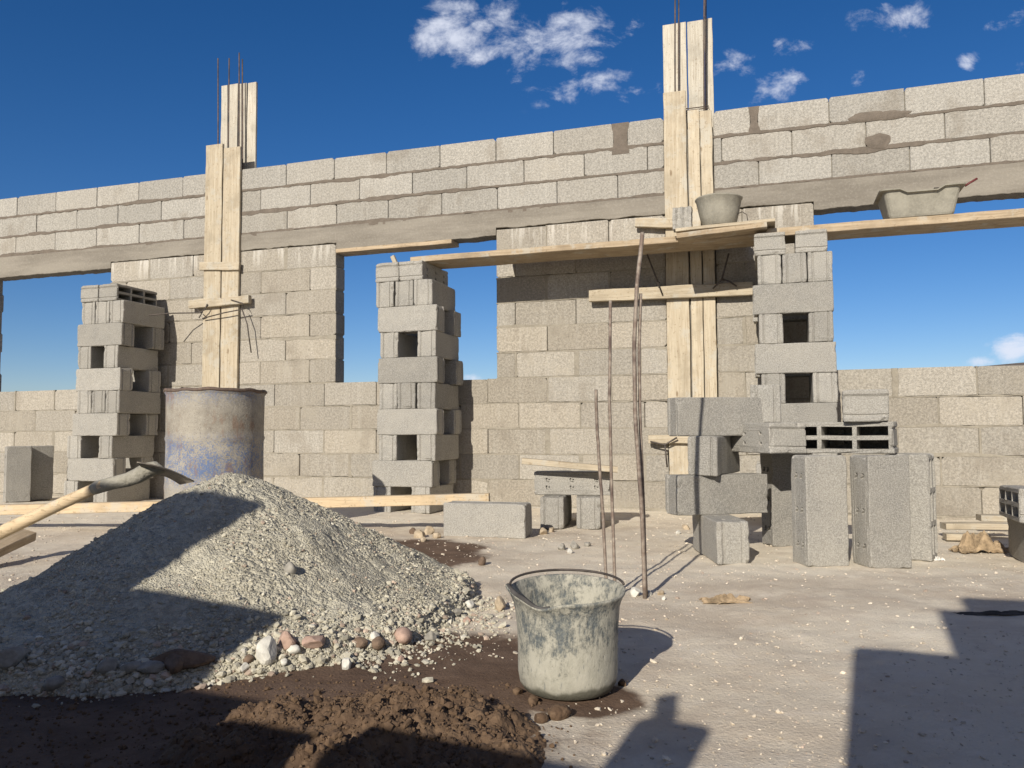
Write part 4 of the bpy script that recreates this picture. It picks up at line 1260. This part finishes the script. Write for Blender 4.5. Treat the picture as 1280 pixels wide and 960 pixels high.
for args in [(700, 898, .030, 'soilc', 'round damp soil clod at the right end of the brown soil pile', 1.1, .6, 51, .1), (676, 904, .018, 'soilc', 'small damp soil clod between the soil pile and the round clod', 1, .8, 52, .2),
             (778, 858, .014, 'soilc', 'reddish soil clod at the right foot of the rubber bucket', 1.3, .8, 53, .3), (668, 880, .018, 'soilc', 'small soil clod left below the rubber bucket', 1.2, .8, 54, .3),
             (647, 868, .016, 'soilc', 'soil clod nearest the left foot of the rubber bucket', 1.0, .8, 55, .3)]:
    STM['soilc'] = M['soil']; stone(*args, 'soil_clod', .45, 'soil clods around the brown pile')

# ------------------------------------------------------------------ paper scraps
M['paper'] = mat_plain('brown_sack_paper', (.29, .215, .135), .9, 0, .45, 25)
def scrap(px, py, w_, d_, h_, seed, label, name='paper_scrap', cat='paper', mat='paper'):
    p = G(px, py); n = 26; V = []; Fs = []
    for top in (1, 0):
        for j in range(n):
            for i in range(n):
                u, v = i / (n - 1) * 2 - 1, j / (n - 1) * 2 - 1
                e = 1 + .22 * mnoise.noise(Vector((u * 1.2, v * 1.2, seed)))
                x, y = u * w_ / 2 * e, v * d_ / 2 * (1 + .3 * mnoise.noise(Vector((u, v, seed + 5))))
                r_ = math.hypot(u, v)
                z = h_ * (abs(mnoise.noise(Vector((u * 2.1, v * 2.1, seed + 9)))) * 1.6 + .35 * abs(mnoise.noise(Vector((u * 6, v * 6, seed))))) * max(0, 1.25 - r_ * .75) + .004
                V.append((x, y, z + (.0 if top else -.0025)))
    for t in (0, 1):
        for j in range(n - 1):
            for i in range(n - 1):
                a = t * n * n + j * n + i; q = (a, a + 1, a + n + 1, a + n); Fs.append(q if t == 0 else q[::-1])
    bd = [i for i in range(n)] + [j * n + n - 1 for j in range(1, n)] + [(n - 1) * n + i for i in range(n - 2, -1, -1)] + [j * n for j in range(n - 2, 0, -1)]
    for a, b in zip(bd, bd[1:] + bd[:1]): Fs.append((a, a + n * n, b + n * n, b))
    o = obj(name, mesh_np(name, V, Fs, M[mat]), None, (p.x, p.y, ground_z(p.x, p.y)), 0)
    return tag(o, label, cat)
scrap(907, 753, .17, .07, .026, 2.0, 'torn piece of brown cement sack paper alone on the open ground')
scrap(1228, 690, .28, .13, .11, 6.0, 'crumpled brown cement sack beside the blocks at the right edge', 'cement_sack', 'sack')
M['ash'] = mat_plain('scorched_paper', (.07, .065, .06), .9, 0, .3, 30)
scrap(1250, 766, .30, .035, .010, 9.0, 'thin dark strip of flattened rubbish at the edge of the right shadow', 'rubbish_strip', 'rubbish', 'ash')
M['white'] = mat_plain('white_scrap', (.62, .60, .55), .9, 0, .15, 30)
scrap(1172, 700, .05, .04, .02, 12.0, 'tiny white paper scrap at the foot of the rightmost upright block', 'white_scrap', 'scrap', 'white')
# dark tarpaulin lump under the loose pile
M['tarp'] = mat_plain('black_plastic', (.03, .03, .032), .5, 0, .3, 30)

# ------------------------------------------------------------------ hoe lying on the heap
hr = empty('hoe', AT(205, 600, 2.90))
tag(hr, 'mortar stained hoe with a wooden handle resting on top of the gravel heap', 'hoe')
bpy.context.view_layer.update(); inv = hr.matrix_world.inverted()
mb = MB()
P = [AT(-70, 701, 3.02), AT(-10, 671, 3.01), AT(40, 647, 3.0), AT(80, 628, 2.98), AT(118, 611, 2.96), AT(130, 606, 2.95)]
mb.tube([inv @ p for p in P], [.0255, .025, .0235, .022, .0205, .020], 14)
mb.build('handle', M['wood_timber'], hr, True)
mb = MB()
P = [AT(116, 612, 2.96), AT(122, 609, 2.96), AT(140, 604, 2.95), AT(158, 600, 2.94), AT(172, 595, 2.93), AT(184, 588, 2.92), AT(194, 585, 2.92), AT(206, 588, 2.91)]
mb.tube([inv @ p for p in P], [.021, .024, .024, .026, .028, .028, .024, .010], 14)
o = mb.build('socket', mat_mortar('mortar_crusted_steel', (.25, .235, .19), (.34, .32, .265), 1.0), hr, True)
for v in o.data.vertices: v.co += v.co.normalized() * .006 * mnoise.noise(v.co * 40)
bl = [AT(171, 577, 2.82), AT(243, 601, 2.86), AT(225, 598, 3.06), AT(186, 585, 3.05)]
n = 10; V = []; Fs = []
for t in (0, 1):
    for j in range(n):
        for i in range(n):
            u, v = i / (n - 1), j / (n - 1)
            p = (bl[0].lerp(bl[1], u)).lerp(bl[3].lerp(bl[2], u), v); p.z += -.018 * math.sin(math.pi * v) * 0 + .012 * math.sin(math.pi * u) - .02 * v - t * .004
            V.append(inv @ p)
for t in (0, 1):
    for j in range(n - 1):
        for i in range(n - 1):
            a = t * n * n + j * n + i; Fs.append((a, a + 1, a + n + 1, a + n))
bd = [i for i in range(n)] + [j * n + n - 1 for j in range(1, n)] + [(n - 1) * n + i for i in range(n - 2, -1, -1)] + [j * n for j in range(n - 2, 0, -1)]
for a, b in zip(bd, bd[1:] + bd[:1]): Fs.append((a, a + n * n, b + n * n, b))
obj('blade', mesh_np('blade', V, Fs, mat_rust('worn_hoe_steel', (.15, .13, .11), (.24, .21, .17), (.10, .09, .08)), True), hr)

# ------------------------------------------------------------------ unfinished stepped wall behind the camera (casts the foreground shadows)
AZ, EL = R(24), R(26)
u_ = Vector((math.sin(AZ), math.cos(AZ), 0)); r_v = Vector((math.cos(AZ), -math.sin(AZ), 0))
VB = -.70
WV, WFa, WT, WTan = [], [], [], []
def stepw(p0, p1, top):
    z = 0.0; i = 0
    while z < top - 1e-3:
        hh = min(.2, top - z)
        x = p0 - (0 if i % 2 else 0)
        js = [p0] + [q for q in np.arange(p0 + (.25 if i % 2 else .5), p1, .5) if p1 - q > .06] + [p1]
        for a, b in zip(js[:-1], js[1:]): wblock(a, b, z, z + hh, .3, random.uniform(.85, 1.1))
        z += hh; i += 1
steps = [(-2.62, -1.915, 1.725), (-1.915, -1.50, 1.27), (-1.50, -1.25, 1.0), (-1.25, -.92, .94), (-.92, -.86, .86), (-.86, -.465, .975), (-.465, -.315, 1.12),
         (-.064, .198, 1.503), (.198, .287, 1.806), (.287, 1.35, 1.94), (1.35, 2.4, 1.3)]
for st_ in steps: stepw(*st_)
for p0, p1, top in steps:
    b0 = len(WV); e_ = .0
    WV.extend([(p0 + (.01 if p0 in (-2.62, -.064) else -.006), .012, 0), (p1 - .01, .012, 0), (p1 - .01, TH - .012, 0), (p0 + (.01 if p0 in (-2.62, -.064) else -.006), TH - .012, 0)])
    WV.extend([(x, y, top - .01) for x, y, z in WV[b0:b0 + 4]])
    for f in ((0,3,2,1),(4,5,6,7),(0,1,5,4),(1,2,6,5),(2,3,7,6),(3,0,4,7)):
        WFa.append(tuple(b0 + q for q in f)); WT.append(.8); WTan.append(.5)
me = mesh_np('stepped_block_wall', WV, WFa, M['masonry'])
at = me.attributes.new('tone', 'FLOAT', 'FACE'); at.data.foreach_set('value', WT)
at = me.attributes.new('tan', 'FLOAT', 'FACE'); at.data.foreach_set('value', WTan)
bw_ = obj('stepped_block_wall', me, None, u_ * VB, -AZ)
tag(bw_, 'unfinished stepped block wall behind the viewer that throws the foreground shadows', 'wall')
a = u_ * VB
o = plank('shadow_stake', r_v * -.395 + a + Vector((0, 0, 1.12)), r_v * -.452 + a + Vector((0, 0, 1.265)), .045, .03, M['wood2'], r_v, None, 99, .002)  # unseen stake added to cast the narrow shadow spike in the foreground
tag(o, 'short unseen wooden stake added on the stepped wall behind the viewer for its shadow', 'stake')

# ------------------------------------------------------------------ light and sky
sd = bpy.data.lights.new('sun', 'SUN'); sd.energy = 4.6; sd.angle = R(.53); sd.color = (1.0, .93, .82)
so = bpy.data.objects.new('sun', sd); link(so)
ld = Vector((math.sin(AZ) * math.cos(EL), math.cos(AZ) * math.cos(EL), -math.sin(EL)))
so.rotation_euler = ld.to_track_quat('-Z', 'Y').to_euler(); so.location = (-4, -8, 8)

wd = bpy.data.worlds.new('World'); scene.world = wd; wd.use_nodes = True
nt = wd.node_tree; N = nt.nodes; Lk = nt.links
bg = N['Background']
sky = N.new('ShaderNodeTexSky'); sky.sky_type = 'NISHITA'; sky.sun_disc = False
sky.sun_elevation = EL; sky.sun_rotation = AZ + math.pi
sky.altitude = 1200; sky.air_density = 1.0; sky.dust_density = .3; sky.ozone_density = 2.5
tc = N.new('ShaderNodeTexCoord')
sep = N.new('ShaderNodeSeparateXYZ'); Lk.new(tc.outputs['Generated'], sep.inputs[0])
def wm(op, a, b=0.0, c=None, clamp=False):
    n = N.new('ShaderNodeMath'); n.operation = op; n.use_clamp = clamp
    for i, v in enumerate((a, b, c)):
        if v is None: continue
        if isinstance(v, bpy.types.NodeSocket): Lk.new(v, n.inputs[i])
        else: n.inputs[i].default_value = v
    return n.outputs[0]
yy = wm('MAXIMUM', sep.outputs[1], .02)
U = wm('DIVIDE', sep.outputs[0], yy); Vv = wm('DIVIDE', sep.outputs[2], yy)
cmb = N.new('ShaderNodeCombineXYZ'); Lk.new(U, cmb.inputs[0]); Lk.new(Vv, cmb.inputs[1])
front = wm('GREATER_THAN', sep.outputs[1], .05)
def wnoise(sc, det, rough, dist=0.0, mp=(1, 1, 1)):
    mpn = N.new('ShaderNodeMapping'); Lk.new(cmb.outputs[0], mpn.inputs[0]); mpn.inputs['Scale'].default_value = mp
    n = N.new('ShaderNodeTexNoise'); Lk.new(mpn.outputs[0], n.inputs['Vector']); n.inputs['Scale'].default_value = sc
    n.inputs['Detail'].default_value = det; n.inputs['Roughness'].default_value = rough; n.inputs['Distortion'].default_value = dist
    return n.outputs['Fac']
n1 = wnoise(15, 9, .64, .25, (1, 1.3, 1))
clouds = [  # photo centre, half sizes, tilt, weight
    (590, 38, 75, 36, .1, 1.0), (575, 10, 60, 20, 0, .8), (600, 70, 40, 14, .2, .7), (715, 45, 70, 42, .3, 1.0), (745, 35, 40, 36, 0, .9), (672, 48, 28, 22, 0, .8),
    (655, 92, 28, 22, .6, .6), (735, 108, 52, 17, .3, .75), (722, 118, 22, 16, 0, .6), (815, 112, 40, 15, .2, .6),
    (935, 78, 52, 18, .25, .7), (975, 65, 40, 14, .3, .6), (975, 108, 42, 24, .3, .8), (905, 95, 20, 20, 0, .5),
    (1115, 17, 60, 20, .0, .85), (1140, 8, 28, 18, 0, .6), (1068, 97, 18, 11, 0, .7), (1210, 78, 16, 12, .5, .75), (1255, 25, 34, 12, .4, .6), (1275, 78, 12, 16, 0, .6),
    (1135, 98, 16, 9, .3, .5), (1160, 102, 30, 8, .2, .35),
    (1268, 432, 26, 18, .2, 1.35), (1232, 430, 12, 10, 0, .6), (1230, 452, 22, 7, 0, .6), (588, 472, 18, 7, 0, .9), (1225, 246, 36, 8, .2, .3), (395, 340, 10, 5, 0, .0)]
acc = None
for (px, py, hw, hh, rot, wt) in clouds:
    if wt <= 0: continue
    r0 = ray(px, py); cu, cv = r0.x / r0.y, r0.z / r0.y
    mp = N.new('ShaderNodeMapping'); mp.vector_type = 'TEXTURE'; Lk.new(cmb.outputs[0], mp.inputs[0])
    mp.inputs['Location'].default_value = (cu, cv, 0); mp.inputs['Rotation'].default_value = (0, 0, rot)
    mp.inputs['Scale'].default_value = (hw * 1.4 / F, hh * 1.35 / F, 1)
    ln = N.new('ShaderNodeVectorMath'); ln.operation = 'LENGTH'; Lk.new(mp.outputs[0], ln.inputs[0])
    mr = N.new('ShaderNodeMapRange'); mr.interpolation_type = 'SMOOTHSTEP'; Lk.new(ln.outputs['Value'], mr.inputs[0])
    mr.inputs[1].default_value = 1.35; mr.inputs[2].default_value = .1; mr.inputs[3].default_value = 0; mr.inputs[4].default_value = wt
    acc = mr.outputs[0] if acc is None else wm('MAXIMUM', acc, mr.outputs[0])
dens = wm('MULTIPLY_ADD', acc, .50, wm('MULTIPLY_ADD', n1, 1.75, -1.09))
mr = N.new('ShaderNodeMapRange'); mr.interpolation_type = 'SMOOTHSTEP'; Lk.new(dens, mr.inputs[0]); mr.inputs[1].default_value = .0; mr.inputs[2].default_value = .50
am = N.new('ShaderNodeMapRange'); Lk.new(acc, am.inputs[0]); am.inputs[1].default_value = .0; am.inputs[2].default_value = .2
front = wm('MULTIPLY', front, am.outputs[0])
cl = wm('MULTIPLY', wm('MULTIPLY', mr.outputs[0], front), .85)
# warm broken cloud added in the unseen sky behind the viewer, neutralises shade
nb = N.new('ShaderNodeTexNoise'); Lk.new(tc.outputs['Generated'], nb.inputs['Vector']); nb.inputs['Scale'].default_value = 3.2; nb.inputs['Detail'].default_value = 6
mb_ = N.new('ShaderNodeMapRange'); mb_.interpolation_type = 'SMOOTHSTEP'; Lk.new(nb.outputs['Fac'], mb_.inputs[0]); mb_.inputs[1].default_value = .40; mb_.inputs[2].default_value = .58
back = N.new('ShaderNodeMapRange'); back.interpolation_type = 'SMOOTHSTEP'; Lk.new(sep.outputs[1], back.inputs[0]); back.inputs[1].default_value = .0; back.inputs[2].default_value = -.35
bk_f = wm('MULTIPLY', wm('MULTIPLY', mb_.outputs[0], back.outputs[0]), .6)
mixn = N.new('ShaderNodeMix'); mixn.data_type = 'RGBA'; Lk.new(cl, mixn.inputs[0])
hsv = N.new('ShaderNodeHueSaturation'); hsv.inputs['Saturation'].default_value = 1.32; Lk.new(sky.outputs[0], hsv.inputs['Color'])
tint = N.new('ShaderNodeMix'); tint.data_type = 'RGBA'; tint.blend_type = 'MULTIPLY'; tint.inputs[0].default_value = 1
Lk.new(hsv.outputs[0], tint.inputs[6]); tint.inputs[7].default_value = (.74, .74, .88, 1)
Lk.new(tint.outputs[2], mixn.inputs[6]); mixn.inputs[7].default_value = (8.0, 8.4, 9.6, 1)
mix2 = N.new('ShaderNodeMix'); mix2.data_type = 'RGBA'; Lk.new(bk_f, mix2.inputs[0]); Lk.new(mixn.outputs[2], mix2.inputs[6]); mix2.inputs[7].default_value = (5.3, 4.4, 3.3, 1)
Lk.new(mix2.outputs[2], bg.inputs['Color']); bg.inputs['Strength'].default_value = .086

vs = scene.view_settings
vs.view_transform = 'Standard'; vs.look = 'None'; vs.gamma = 1; vs.use_curve_mapping = False; vs.exposure = 0.22
scene.display_settings.display_device = 'sRGB'
scene.cycles.max_bounces = 6
scene.cycles.use_denoising = True
